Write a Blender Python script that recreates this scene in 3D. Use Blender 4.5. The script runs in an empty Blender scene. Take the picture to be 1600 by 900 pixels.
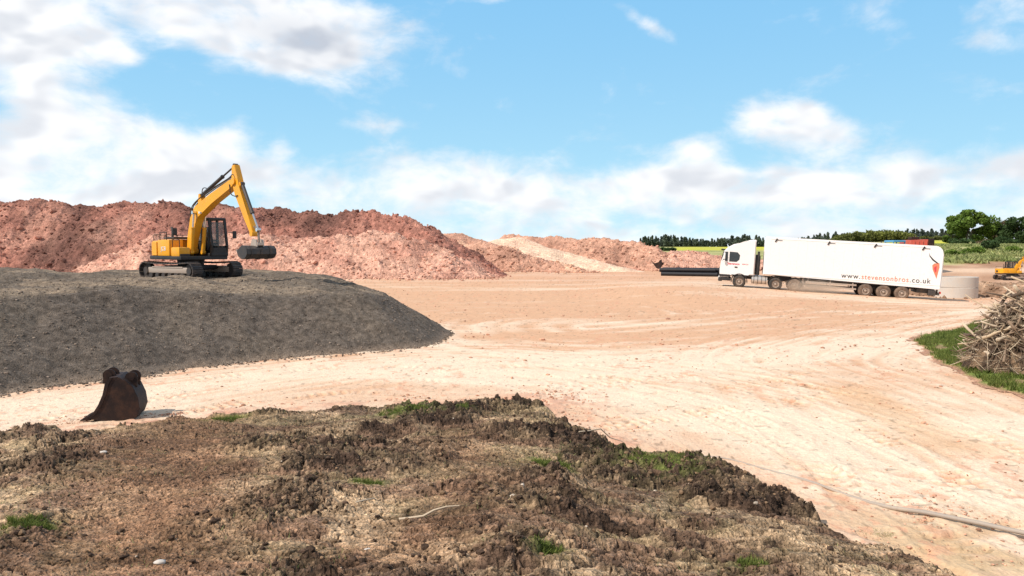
import bpy, bmesh, math, random
import numpy as np
from mathutils import Vector, Matrix, Euler
random.seed(7); RNG = np.random.default_rng(11)
C = bpy.context.scene.collection
R = math.radians
F = 1160.0; CAMZ = 3.5; HY = 385.0
TH = math.atan(65 / F)

# ------------------------------------------------------------------ camera
cam = bpy.data.cameras.new('camera'); co = bpy.data.objects.new('camera', cam); C.objects.link(co)
co.location = (0, 0, CAMZ); co.rotation_euler = (R(90) - TH, 0, 0)
cam.sensor_width = 36; cam.lens = 36 * F / 1600; cam.clip_end = 9000; cam.clip_start = 0.1
bpy.context.scene.camera = co

def ray(px, py):
    u = (px - 800) / F; v = (450 - py) / F
    return (u, math.cos(TH) + v * math.sin(TH), -math.sin(TH) + v * math.cos(TH))
def G0(px, py, z=0.0):
    d = ray(px, py); t = (z - CAMZ) / d[2]
    return (d[0] * t, d[1] * t)
def AT(px, py, Y):
    d = ray(px, py); t = Y / d[1]
    return (d[0] * t, Y, CAMZ + d[2] * t)

# ------------------------------------------------------------------ noise
def _h(xi, yi, s):
    n = (xi.astype(np.int64) * 374761393 + yi.astype(np.int64) * 668265263 + s * 144665) & 0xffffffff
    n = ((n ^ (n >> 13)) * 1274126177) & 0xffffffff
    n = ((n ^ (n >> 16)) * 2246822519) & 0xffffffff
    return ((n ^ (n >> 15)) & 0xffffff) / float(0xffffff)
def vn(x, y, s=0):
    xf = np.floor(x); yf = np.floor(y); fx = x - xf; fy = y - yf
    xi = xf.astype(np.int64); yi = yf.astype(np.int64)
    fx = fx * fx * fx * (fx * (fx * 6 - 15) + 10); fy = fy * fy * fy * (fy * (fy * 6 - 15) + 10)
    a = _h(xi, yi, s); b = _h(xi + 1, yi, s); c = _h(xi, yi + 1, s); d = _h(xi + 1, yi + 1, s)
    return (a + (b - a) * fx) * (1 - fy) + (c + (d - c) * fx) * fy
def fbm(x, y, s=0, o=4, g=0.5):
    t = 0; a = 1; n = 0
    for i in range(o):
        c, sn = math.cos(i * 1.1), math.sin(i * 1.1)
        k = 2.03 ** i
        t = t + a * vn((x * c - y * sn) * k, (x * sn + y * c) * k, s + i * 17); n += a; a *= g
    return t / n
def worley(x, y, s=0):
    xi = np.floor(x).astype(np.int64); yi = np.floor(y).astype(np.int64)
    d1 = np.full(x.shape, 9.0); idv = np.zeros(x.shape)
    for i in (-1, 0, 1):
        for j in (-1, 0, 1):
            cx = xi + i; cy = yi + j
            px = cx + _h(cx, cy, s); py = cy + _h(cx, cy, s + 5)
            d = np.hypot(x - px, y - py); m = d < d1
            d1 = np.where(m, d, d1); idv = np.where(m, _h(cx, cy, s + 9), idv)
    return d1, idv
def sst(a, b, x):
    t = np.clip((x - a) / (b - a), 0, 1); return t * t * (3 - 2 * t)
def mixc(a, b, t):
    return a * (1 - t[..., None]) + b * t[..., None]
def poly_dist(X, Y, pts):
    """distance to a polyline and running length along it"""
    best = np.full(X.shape, 1e9); S = np.zeros(X.shape); acc = 0
    for (ax, ay), (bx, by) in zip(pts[:-1], pts[1:]):
        dx, dy = bx - ax, by - ay; L = math.hypot(dx, dy) + 1e-9
        t = np.clip(((X - ax) * dx + (Y - ay) * dy) / L / L, 0, 1)
        d = np.hypot(X - ax - t * dx, Y - ay - t * dy); m = d < best
        best = np.where(m, d, best); S = np.where(m, acc + t * L, S); acc += L
    return best, S
def spline(pts, n=8):
    out = []; P = [pts[0]] + list(pts) + [pts[-1]]
    for i in range(1, len(P) - 2):
        p0, p1, p2, p3 = [np.array(p, float) for p in P[i - 1:i + 3]]
        for k in range(n):
            t = k / n
            out.append(tuple(0.5 * (2 * p1 + (p2 - p0) * t + (2 * p0 - 5 * p1 + 4 * p2 - p3) * t * t + (3 * p1 - p0 - 3 * p2 + p3) * t ** 3)))
    out.append(tuple(pts[-1])); return out

# ------------------------------------------------------------------ object helpers
def tag(o, label=None, cat=None, group=None, kind=None):
    if label: o['label'] = label
    if cat: o['category'] = cat
    if group: o['group'] = group
    if kind: o['kind'] = kind
    return o
def thing(name, label, cat, loc=(0, 0, 0), rot=(0, 0, 0), group=None):
    o = bpy.data.objects.new(name, None); C.objects.link(o); o.location = loc; o.rotation_euler = rot
    o.empty_display_size = 0.3
    return tag(o, label, cat, group)
def obj(name, bm, mat, parent=None, smooth=None):
    me = bpy.data.meshes.new(name)
    bmesh.ops.recalc_face_normals(bm, faces=bm.faces[:])
    bm.to_mesh(me); bm.free()
    me.materials.append(mat)
    if smooth is not None:
        me.polygons.foreach_set('use_smooth', [True] * len(me.polygons))
        if smooth > 0: me.set_sharp_from_angle(angle=R(smooth))
    o = bpy.data.objects.new(name, me); C.objects.link(o); o.parent = parent
    return o
def arr_mesh(name, V, Fc, mat, parent=None, col=None, smooth=True):
    me = bpy.data.meshes.new(name); V = np.asarray(V, np.float32); Fc = np.asarray(Fc, np.int32)
    n, k = Fc.shape
    me.vertices.add(len(V)); me.vertices.foreach_set('co', V.ravel())
    me.loops.add(n * k); me.loops.foreach_set('vertex_index', Fc.ravel())
    me.polygons.add(n); me.polygons.foreach_set('loop_start', np.arange(0, n * k, k, dtype=np.int32))
    me.polygons.foreach_set('use_smooth', np.full(n, smooth))
    me.update(calc_edges=True)
    if col is not None:
        a = me.color_attributes.new('tint', 'FLOAT_COLOR', 'POINT')
        cc = np.ones((len(V), 4), np.float32); cc[:, :3] = col; a.data.foreach_set('color', cc.ravel())
    me.materials.append(mat)
    o = bpy.data.objects.new(name, me); C.objects.link(o); o.parent = parent
    return o
def grid_mesh(name, X, Y, Z, mat, keep=None, col=None, parent=None, smooth=True):
    r, c = X.shape
    idx = np.arange(r * c).reshape(r, c)
    q = np.stack([idx[:-1, :-1], idx[:-1, 1:], idx[1:, 1:], idx[1:, :-1]], -1).reshape(-1, 4)
    V = np.stack([X, Y, Z], -1).reshape(-1, 3)
    cc = None if col is None else col.reshape(-1, 3)
    a = V[q[0]]
    if np.cross(a[1] - a[0], a[2] - a[0])[2] < 0: q = q[:, ::-1]
    if keep is not None:
        k = keep.reshape(-1); q = q[k[q].all(1)]
        used = np.unique(q); remap = np.zeros(len(V), np.int64); remap[used] = np.arange(len(used))
        V = V[used]; q = remap[q]
        if cc is not None: cc = cc[used]
    return arr_mesh(name, V, q, mat, parent, cc, smooth)

def box(bm, c, s, bev=0.0, rot=None, taper=None):
    r = bmesh.ops.create_cube(bm, size=1.0); vs = r['verts']
    for v in vs:
        v.co = Vector((v.co.x * s[0], v.co.y * s[1], v.co.z * s[2]))
        if taper and v.co.z > 0: v.co.x *= taper[0]; v.co.y *= taper[1]
    if rot: 
        M = Euler(rot).to_matrix()
        for v in vs: v.co = M @ v.co
    for v in vs: v.co += Vector(c)
    if bev > 0:
        es = list({e for v in vs for e in v.link_edges})
        bmesh.ops.bevel(bm, geom=es, offset=bev, segments=2, affect='EDGES', profile=0.6)
def cyl(bm, p0, p1, r0, r1=None, seg=16, caps=True):
    p0 = Vector(p0); p1 = Vector(p1); r1 = r0 if r1 is None else r1
    z = (p1 - p0).normalized(); x = z.orthogonal().normalized(); y = z.cross(x)
    A = []; B = []
    for i in range(seg):
        a = 2 * math.pi * i / seg; d = x * math.cos(a) + y * math.sin(a)
        A.append(bm.verts.new(p0 + d * r0)); B.append(bm.verts.new(p1 + d * r1))
    for i in range(seg):
        j = (i + 1) % seg; bm.faces.new((A[i], A[j], B[j], B[i]))
    if caps: bm.faces.new(A[::-1]); bm.faces.new(B)
def tube(bm, pts, rad, seg=8):
    pts = [Vector(p) for p in pts]; rad = rad if hasattr(rad, '__len__') else [rad] * len(pts)
    rings = []; x = None
    for i, p in enumerate(pts):
        t = (pts[min(i + 1, len(pts) - 1)] - pts[max(i - 1, 0)]).normalized()
        if x is None: x = t.orthogonal().normalized()
        x = (x - t * x.dot(t)).normalized(); y = t.cross(x)
        rings.append([bm.verts.new(p + (x * math.cos(2 * math.pi * k / seg) + y * math.sin(2 * math.pi * k / seg)) * rad[i]) for k in range(seg)])
    for a, b in zip(rings[:-1], rings[1:]):
        for k in range(seg):
            j = (k + 1) % seg; bm.faces.new((a[k], a[j], b[j], b[k]))
    bm.faces.new(rings[0][::-1]); bm.faces.new(rings[-1])
def prism(bm, prof, y0, y1, bev=0.0, tf=None):
    """profile in (x,z) extruded along y"""
    A = [bm.verts.new((p[0], y0, p[1])) for p in prof]; B = [bm.verts.new((p[0], y1, p[1])) for p in prof]
    n = len(prof); fs = [bm.faces.new(A), bm.faces.new(B[::-1])]
    for i in range(n):
        j = (i + 1) % n; fs.append(bm.faces.new((A[j], A[i], B[i], B[j])))
    if bev > 0:
        es = list({e for f in fs[:2] for e in f.edges})
        bmesh.ops.bevel(bm, geom=es, offset=bev, segments=2, affect='EDGES')
    return A + B
def lathe(bm, prof, axis_p, ax='y', seg=28):
    """profile (r, t) about an axis through axis_p"""
    rings = []
    for r, t in prof:
        ring = []
        for k in range(seg):
            a = 2 * math.pi * k / seg
            if ax == 'y': v = Vector((r * math.cos(a), t, r * math.sin(a)))
            else: v = Vector((r * math.cos(a), r * math.sin(a), t))
            ring.append(bm.verts.new(v + Vector(axis_p)))
        rings.append(ring)
    for a, b in zip(rings[:-1], rings[1:]):
        for k in range(seg):
            j = (k + 1) % seg; bm.faces.new((a[k], a[j], b[j], b[k]))
    return rings
def copy_tree(o, parent=None):
    c = o.copy(); C.objects.link(c); c.parent = parent
    for ch in list(o.children): copy_tree(ch, c)
    return c

# ------------------------------------------------------------------ materials
def NT(name):
    m = bpy.data.materials.new(name); m.use_nodes = True; nt = m.node_tree
    return m, nt, nt.nodes['Principled BSDF']
def rgba(c): return (c[0], c[1], c[2], 1)
def add_noise(nt, scale, detail=4, rough=0.6, vec=None):
    n = nt.nodes.new('ShaderNodeTexNoise'); n.inputs['Scale'].default_value = scale
    n.inputs['Detail'].default_value = detail; n.inputs['Roughness'].default_value = rough
    if vec is not None: nt.links.new(vec, n.inputs['Vector'])
    return n
def mixn(nt, a, b, fac, mode='MIX'):
    m = nt.nodes.new('ShaderNodeMix'); m.data_type = 'RGBA'; m.blend_type = mode
    for s, v in ((m.inputs[6], a), (m.inputs[7], b), (m.inputs[0], fac)):
        if isinstance(v, bpy.types.NodeSocket): nt.links.new(v, s)
        elif isinstance(v, tuple): s.default_value = rgba(v)
        else: s.default_value = v
    return m.outputs[2]
def ramp(nt, src, a, b):
    m = nt.nodes.new('ShaderNodeMapRange'); nt.links.new(src, m.inputs[0])
    m.inputs[1].default_value = a; m.inputs[2].default_value = b; return m.outputs[0]
def bump(nt, h, strength, dist, prev=None):
    b = nt.nodes.new('ShaderNodeBump'); b.inputs['Strength'].default_value = strength; b.inputs['Distance'].default_value = dist
    nt.links.new(h, b.inputs['Height'])
    if prev is not None: nt.links.new(prev, b.inputs['Normal'])
    return b.outputs[0]
def paint(name, col, rough=0.4, metal=0.0, dirt=(0.45, 0.32, 0.22), amt=0.35, scale=2.0, bmp=0.0, spec=0.5):
    m, nt, p = NT(name)
    tc = nt.nodes.new('ShaderNodeTexCoord')
    n = add_noise(nt, scale, 6, 0.7, tc.outputs['Object']); n2 = add_noise(nt, scale * 9, 3, 0.6, tc.outputs['Object'])
    f = ramp(nt, n.outputs[0], 0.45, 0.8)
    mm = nt.nodes.new('ShaderNodeMath'); mm.operation = 'MULTIPLY'; mm.inputs[1].default_value = amt; nt.links.new(f, mm.inputs[0])
    c = mixn(nt, col, dirt, mm.outputs[0])
    c = mixn(nt, c, tuple(x * 0.8 for x in col), ramp(nt, n2.outputs[0], 0.55, 0.9))
    nt.links.new(c, p.inputs['Base Color']); p.inputs['Metallic'].default_value = metal
    rr = nt.nodes.new('ShaderNodeMapRange'); nt.links.new(n.outputs[0], rr.inputs[0]); rr.inputs[3].default_value = rough * 0.8; rr.inputs[4].default_value = min(1, rough * 1.4)
    nt.links.new(rr.outputs[0], p.inputs['Roughness']); p.inputs['Specular IOR Level'].default_value = spec
    if bmp: nt.links.new(bump(nt, n2.outputs[0], 0.5, bmp), p.inputs['Normal'])
    return m
def earth(name, fine, bdist, spread=0.25, scales=(2.0, 14.0), speck=None, rough=0.97, tint=None):
    """vertex tint broken up by noise, for soil, gravel and stone heaps"""
    m, nt, p = NT(name)
    at = nt.nodes.new('ShaderNodeAttribute'); at.attribute_name = 'tint'
    geo = nt.nodes.new('ShaderNodeNewGeometry'); P = geo.outputs['Position']
    base = at.outputs['Color']
    n1 = add_noise(nt, scales[0], 5, 0.65, P); n2 = add_noise(nt, scales[1], 4, 0.7, P)
    def var(c, n, lo, hi, a, b):
        mr = nt.nodes.new('ShaderNodeMapRange'); nt.links.new(n, mr.inputs[0])
        mr.inputs[1].default_value = lo; mr.inputs[2].default_value = hi; mr.inputs[3].default_value = a; mr.inputs[4].default_value = b
        vm = nt.nodes.new('ShaderNodeVectorMath'); vm.operation = 'SCALE'; nt.links.new(c, vm.inputs[0]); nt.links.new(mr.outputs[0], vm.inputs['Scale'])
        return vm.outputs[0]
    c = var(base, n1.outputs[0], 0.3, 0.7, 1 - spread, 1 + spread)
    c = var(c, n2.outputs[0], 0.3, 0.7, 1 - spread, 1 + spread)
    vo = nt.nodes.new('ShaderNodeTexVoronoi'); vo.inputs['Scale'].default_value = fine; nt.links.new(P, vo.inputs['Vector'])
    sx = nt.nodes.new('ShaderNodeSeparateColor'); nt.links.new(vo.outputs['Color'], sx.inputs[0])
    c = var(c, sx.outputs[0], 0, 1, 1 - spread * 1.3, 1 + spread * 1.3)
    if speck:
        v2 = nt.nodes.new('ShaderNodeTexVoronoi'); v2.inputs['Scale'].default_value = speck[0]; nt.links.new(P, v2.inputs['Vector'])
        s2 = nt.nodes.new('ShaderNodeSeparateColor'); nt.links.new(v2.outputs['Color'], s2.inputs[0])
        c = mixn(nt, c, speck[1], ramp(nt, s2.outputs[1], speck[2], speck[2] + 0.01))
    nt.links.new(c, p.inputs['Base Color'])
    p.inputs['Roughness'].default_value = rough; p.inputs['Specular IOR Level'].default_value = 0.15
    b = bump(nt, vo.outputs['Distance'], 0.7, bdist); b = bump(nt, n2.outputs[0], 0.8, bdist * 2.2, b)
    nt.links.new(b, p.inputs['Normal'])
    return m
M = {}
M['yard'] = earth('sandy_stone_surface', 22, 0.010, 0.055, (1.2, 14.0), rough=0.95)
M['mud'] = earth('churned_mud', 30, 0.03, 0.24, (2.5, 16.0))
M['gravel'] = earth('grey_gravel', 20, 0.03, 0.15, (9.0, 22.0))
M['red'] = earth('red_rubble', 4.2, 0.10, 0.17, (0.6, 3.6))
M['stone'] = earth('loose_stone', 30, 0.004, 0.2, (5, 40))
M['yellow'] = paint('digger_yellow', (0.82, 0.37, 0.012), 0.38, amt=0.4, dirt=(0.38, 0.24, 0.12))
M['white'] = paint('white_paint', (0.82, 0.82, 0.83), 0.35, amt=0.06, dirt=(0.6, 0.5, 0.42))
M['trailer_white'] = paint('trailer_white', (0.84, 0.84, 0.85), 0.4, amt=0.08, dirt=(0.62, 0.52, 0.43), scale=0.8)
M['black'] = paint('black_plastic', (0.018, 0.018, 0.02), 0.5, amt=0.25, dirt=(0.2, 0.15, 0.11))
M['steel'] = paint('dark_steel', (0.06, 0.055, 0.055), 0.5, 0.3, amt=0.4, dirt=(0.25, 0.17, 0.11))
M['track'] = paint('track_steel', (0.055, 0.05, 0.05), 0.6, 0.3, amt=0.55, dirt=(0.30, 0.2, 0.14), scale=4)
M['rust'] = paint('rusty_steel', (0.024, 0.015, 0.015), 0.6, 0.1, amt=0.75, dirt=(0.11, 0.055, 0.035), scale=3.5, bmp=0.004, spec=0.3)
M['chrome'] = paint('polished_rod', (0.7, 0.7, 0.72), 0.15, 1.0, amt=0.1)
M['alloy'] = paint('dusty_alloy', (0.5, 0.42, 0.36), 0.45, 0.4, amt=0.5, scale=6)
M['tyre'] = paint('dusty_tyre', (0.035, 0.032, 0.03), 0.85, amt=0.55, dirt=(0.30, 0.2, 0.14), scale=3)
M['tyred'] = paint('very_dusty_tyre', (0.12, 0.085, 0.065), 0.9, amt=0.8, dirt=(0.42, 0.29, 0.2), scale=3)
M['orange'] = paint('orange_letters', (0.82, 0.22, 0.13), 0.5, amt=0.1)
M['red_ink'] = paint('red_letters', (0.62, 0.05, 0.08), 0.5, amt=0.05)
M['ink'] = paint('black_letters', (0.03, 0.03, 0.035), 0.5, amt=0.05)
M['red_paint'] = paint('faded_red', (0.62, 0.12, 0.08), 0.5, amt=0.3)
M['blue_paint'] = paint('light_blue', (0.08, 0.33, 0.55), 0.4, amt=0.2)
M['concrete'] = paint('concrete', (0.52, 0.48, 0.44), 0.9, amt=0.5, dirt=(0.58, 0.46, 0.36), scale=1.3, bmp=0.01)
M['pipe'] = paint('black_pipe', (0.012, 0.014, 0.02), 0.45, amt=0.12, dirt=(0.12, 0.09, 0.08))
M['hose'] = paint('grey_hose', (0.33, 0.28, 0.24), 0.6, amt=0.6, dirt=(0.5, 0.4, 0.3))
M['red_lens'] = paint('red_lamp', (0.5, 0.02, 0.02), 0.2, amt=0.1)
M['clear_lens'] = paint('clear_lamp', (0.7, 0.7, 0.68), 0.12, amt=0.1)
M['tank'] = paint('brushed_tank', (0.62, 0.6, 0.58), 0.3, 0.7, amt=0.4)
m, nt, p = NT('window_glass'); p.inputs['Base Color'].default_value = (0.02, 0.025, 0.03, 1); p.inputs['Roughness'].default_value = 0.06
p.inputs['Coat Weight'].default_value = 0.6; n = add_noise(nt, 3.0); nt.links.new(mixn(nt, (0.012, 0.014, 0.02), (0.05, 0.05, 0.05), n.outputs[0]), p.inputs['Base Color']); M['glass'] = m
m, nt, p = NT('cab_glass'); p.inputs['Base Color'].default_value = (0.75, 0.85, 0.82, 1); p.inputs['Roughness'].default_value = 0.03; p.inputs['Transmission Weight'].default_value = 0.0
p.inputs['Alpha'].default_value = 0.3; n = add_noise(nt, 6.0); nt.links.new(mixn(nt, (0.05, 0.06, 0.06), (0.3, 0.3, 0.28), n.outputs[0]), p.inputs['Base Color']); M['clear'] = m
def leafmat(name, a, b, sc=0.7):
    m, nt, p = NT(name); geo = nt.nodes.new('ShaderNodeNewGeometry')
    oi = nt.nodes.new('ShaderNodeAttribute'); oi.attribute_name = 'tint'
    n = add_noise(nt, sc, 3, 0.6, geo.outputs['Position'])
    c = mixn(nt, a, b, ramp(nt, n.outputs[0], 0.35, 0.65)); c = mixn(nt, c, oi.outputs['Color'], 1.0, 'MULTIPLY')
    nt.links.new(c, p.inputs['Base Color']); p.inputs['Roughness'].default_value = 0.7; p.inputs['Specular IOR Level'].default_value = 0.2
    tr = nt.nodes.new('ShaderNodeBsdfTranslucent'); nt.links.new(c, tr.inputs[0])
    mx = nt.nodes.new('ShaderNodeMixShader'); mx.inputs[0].default_value = 0.3
    out = nt.nodes['Material Output']; nt.links.new(p.outputs[0], mx.inputs[1]); nt.links.new(tr.outputs[0], mx.inputs[2]); nt.links.new(mx.outputs[0], out.inputs[0])
    return m
M['leaf'] = leafmat('green_leaves', (0.08, 0.14, 0.02), (0.16, 0.24, 0.045))
M['leaf_dark'] = leafmat('dark_leaves', (0.04, 0.07, 0.025), (0.07, 0.12, 0.04))
M['leaf_brown'] = leafmat('brown_twigs', (0.12, 0.10, 0.055), (0.2, 0.16, 0.09))
M['leaf_wood'] = leafmat('hedgerow_leaves', (0.11, 0.12, 0.035), (0.19, 0.21, 0.05), 0.08)
M['conifer'] = leafmat('distant_conifers', (0.075, 0.10, 0.085), (0.12, 0.15, 0.10), 0.05)  # distance haze is mixed into these leaf colours
M['grass'] = leafmat('grass_blades', (0.085, 0.13, 0.025), (0.21, 0.235, 0.06), 4.0)
M['rough_grass'] = leafmat('rough_grass', (0.22, 0.27, 0.09), (0.40, 0.40, 0.18), 0.3)
M['bark'] = paint('bark', (0.09, 0.065, 0.045), 0.9, amt=0.5, dirt=(0.16, 0.13, 0.1), scale=3)
for i, c in enumerate([(0.48, 0.36, 0.24), (0.24, 0.165, 0.11), (0.56, 0.45, 0.33), (0.11, 0.075, 0.052)]):
    M['wood%d' % i] = paint('dry_wood', c, 0.9, amt=0.5, dirt=tuple(x * 0.45 for x in c), scale=5, bmp=0.004)

# ------------------------------------------------------------------ ground
def lin(u, xs, ys): return np.interp(u, xs, ys)
def ground_z(X, Y):
    X = np.asarray(X, float); Y = np.asarray(Y, float)
    u = X / np.maximum(Y, 1)
    A = lin(Y, [0, 40, 60, 80, 150, 250, 600, 4000], [0, 0, 0.08, 0.25, 0.9, 2.3, 3.1, 2.5])
    B = lin(Y, [0, 40, 52, 62, 74, 84, 130, 200, 350, 600, 4000], [0, -0.05, -0.35, -0.42, -0.1, 1.1, 3.45, 3.9, 6.3, 7, 6])
    w = sst(0.36, 0.52, u); z = A * (1 - w) + B * w
    t = np.clip((X - 16.8) / 15.6, -0.6, 1.2)
    tr = 0.34 - 0.88 * t
    band = sst(40, 54, Y) * (1 - sst(62, 72, Y)) * sst(0.08, 0.27, u)
    return z * (1 - band) + tr * band
EDGE = [(-900, 830), (-300, 712), (0, 674), (110, 660), (150, 656), (230, 652), (330, 640), (400, 634), (520, 629), (620, 624), (700, 627), (760, 618), (840, 622), (885, 652), (950, 682), (1020, 694), (1090, 716), (1170, 745), (1250, 792), (1330, 822), (1400, 858), (1510, 902), (1640, 985), (1800, 1150)]
EW = np.array([G0(*e) for e in EDGE])
def mud_s(X, Y):
    e = np.interp(X, EW[:, 0], EW[:, 1], left=EW[0, 1], right=0.0)
    wob = (fbm(X * 1.4, Y * 1.4, 31, 3) - 0.5) * 0.9 + (fbm(X * 6, Y * 6, 37, 3) - 0.5) * 0.35
    return e - 0.5 - 0.4 * sst(12, 15.5, e) - Y + wob * 0.8

def W(pts): return spline([G0(*p) for p in pts], 6)
PALE = [(W([(-250, 700), (0, 645), (300, 603), (560, 577), (800, 590), (1050, 625), (1300, 700), (1600, 850), (1800, 990)]), 1.9, 0.95),
        (W([(560, 577), (760, 560), (1000, 566), (1200, 556), (1350, 535), (1440, 505), (1540, 484), (1700, 474)]), 2.2, 0.7),
        (W([(1040, 600), (1250, 610), (1420, 660), (1620, 770)]), 2.4, 0.55),
        (W([(1380, 520), (1430, 580), (1520, 640), (1660, 700)]), 1.6, 0.4),
        (W([(700, 560), (690, 530), (730, 512), (850, 500), (1000, 505), (1200, 497), (1350, 487), (1500, 478)]), 1.6, 0.4),
        (W([(540, 440), (700, 452), (900, 446), (1060, 446), (1180, 458), (1420, 470)]), 4.0, 0.25)]
DARK = [(W([(1330, 610), (1400, 650), (1470, 690)]), 0.7, 0.6), (W([(1430, 800), (1520, 850), (1620, 905)]), 1.1, 0.6),
        (W([(820, 520), (950, 528), (1150, 522)]), 2.4, 0.5), (W([(640, 448), (900, 470), (1150, 476), (1300, 488)]), 9.0, 0.4),
        (W([(565, 500), (700, 494), (880, 490)]), 2.0, 0.35)]
RUTS = [W([(1500, 482), (1350, 500), (1150, 526), (1000, 540), (900, 545), (800, 538), (735, 524), (720, 508), (780, 496), (900, 488)]),
        W([(-200, 700), (0, 650), (300, 603), (600, 566), (760, 558), (900, 572), (1100, 600), (1300, 650), (1500, 730), (1700, 830)]),
        W([(1650, 760), (1450, 660), (1330, 600), (1230, 560), (1300, 530), (1450, 498)])]
TREADS = [(W([(1280, 770), (1400, 800), (1520, 860), (1640, 930)]), 0.28), (W([(1420, 700), (1520, 752), (1640, 800)]), 0.28), (W([(560, 510), (700, 498), (860, 490), (1000, 486)]), 0.5),
          (W([(1100, 492), (1250, 486), (1400, 480)]), 0.4), (W([(720, 600), (850, 588), (960, 590)]), 0.28), (W([(1080, 640), (1200, 690), (1330, 760)]), 0.25), (W([(1290, 800), (1400, 850), (1500, 915)]), 0.3), (W([(1100, 600), (1280, 640), (1450, 720), (1640, 850)]), 0.26),
          (W([(60, 655), (330, 610), (560, 592), (760, 600)]), 0.26), (W([(850, 640), (1000, 620), (1180, 600), (1330, 560)]), 0.26), (W([(700, 470), (900, 465), (1100, 470)]), 0.5)]

qs = np.concatenate([np.linspace(0.9, 20, 60), np.arange(20.6, 45, 0.6), np.arange(45.7, 560, 0.85), np.linspace(565, 3500, 60)])
us = np.concatenate([np.linspace(-2.6, -0.74, 40), np.arange(-0.735, 0.735, 1.15 / F), np.linspace(0.74, 2.6, 40)])
Yg = (CAMZ * F / qs)[:, None] * np.ones(len(us))[None]; Xg = Yg * us[None]
Zg = ground_z(Xg, Yg)
pale = np.zeros_like(Xg)
for pts, w, a in PALE:
    d, s = poly_dist(Xg, Yg, pts); pale = np.maximum(pale, a * np.exp(-(d / w) ** 2))
big = fbm(Xg * 0.16, Yg * 0.09, 3, 4); str_ = fbm(Xg * 0.10 + 3, Yg * 0.75, 5, 4)
pale = pale * (0.65 + 0.7 * fbm(Xg * 0.8, Yg * 0.5, 9, 4)) + 0.42 * (big - 0.35) + 0.55 * (str_ - 0.45)
near = 1 - sst(16, 46, Yg)
pale = pale + 0.20 * near - 0.02
st1 = fbm(Xg * 0.05 + 7, Yg * 0.22, 11, 4); st2 = fbm(Xg * 0.14 - 4, Yg * 0.55, 13, 4); lng = np.abs(fbm(Xg * 0.035 + 2, (Yg + Xg * 0.06) * 0.9, 15, 3) - 0.5)
pale = pale + 1.1 * (st1 - 0.47) * (1 - 0.4 * near) + 0.8 * (st2 - 0.48) + 0.32 * (1 - sst(0, 0.05, lng)) * (1 - 0.5 * near)
mott = fbm(Xg * 2.2, Yg * 1.4, 17, 4); pale = pale + 0.55 * (mott - 0.5) * 0.8 * sst(60, 20, Yg)
for pts, w, a in DARK:
    d, s = poly_dist(Xg, Yg, pts); pale = pale - a * np.exp(-(d / w) ** 2) * (0.6 + 0.8 * fbm(Xg * 0.7, Yg * 0.7, 19, 3))
Zd = (fbm(Xg * 0.5, Yg * 0.5, 41, 3) - 0.5) * 0.05 + (fbm(Xg * 3.2, Yg * 3.2, 43, 4) - 0.5) * 0.016 + (fbm(Xg * 13, Yg * 13, 45, 3) - 0.5) * 0.016 * sst(30, 14, Yg)
for i, pts in enumerate(RUTS):
    d, s = poly_dist(Xg, Yg, pts)
    dw = d + (fbm(Xg * 0.3, Yg * 0.3, 50 + i, 2) - 0.5) * 0.35; st = np.zeros_like(d)
    for cpos, wdt in (((0.2, 0.30), (1.5, 0.26), (2.9, 0.34), (4.4, 0.4), (6.0, 0.5)) if i == 0 else ((0.15, 0.12), (0.85, 0.13), (1.25, 0.11), (2.0, 0.16), (2.55, 0.14), (3.4, 0.2))):
        bm_ = sst(0.30, 0.5, fbm(Xg * 0.25 + cpos * 9, Yg * 0.25, 60 + i, 3)); e_ = (dw - cpos) / wdt
        st -= np.exp(-e_ ** 2) * bm_; st += 0.75 * (np.exp(-((np.abs(e_) - 1.7) / 0.6) ** 2)) * bm_
    nr_ = 1 - 0.45 * sst(26, 12, Yg); Zd += 0.009 * st * nr_; pale += 0.30 * st * nr_
for pts, w in TREADS:
    d, s = poly_dist(Xg, Yg, pts)
    for off in (0.0, 1.9 if w < 0.45 else 2.2):
        dd = np.abs(d - off); msk = 1 - sst(w * 0.8, w, dd); msk = msk * sst(0.35, 0.6, fbm(Xg * 0.9, Yg * 0.9, 71, 3))
        st = np.sin(s * 2 * math.pi / (0.24 if w < 0.3 else 0.55) + dd * 9) * msk
        Zd += 0.016 * st - 0.014 * msk + 0.010 * np.exp(-((dd - w * 1.15) / (w * 0.2)) ** 2); pale += 0.30 * st - 0.14 * msk
pale = np.clip(pale, 0, 1)
cO = np.array([0.58, 0.355, 0.225]); cP = np.array([0.725, 0.575, 0.44]); cT = np.array([0.50, 0.37, 0.22])
col = mixc(cO[None, None], cP[None, None], pale)
# wet tan corner, lower right
d, s = poly_dist(Xg, Yg, W([(1500, 870), (1620, 880)])); col = mixc(col, cT[None, None], 0.75 * np.exp(-(d / 1.5) ** 2) * sst(0.3, 0.6, fbm(Xg * 1.5, Yg * 1.5, 77, 3)))
d, s = poly_dist(Xg, Yg, W([(1330, 610), (1400, 650), (1500, 700)])); col = mixc(col, np.array([0.62, 0.42, 0.26])[None, None], 0.55 * np.exp(-(d / 0.8) ** 2))
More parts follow.
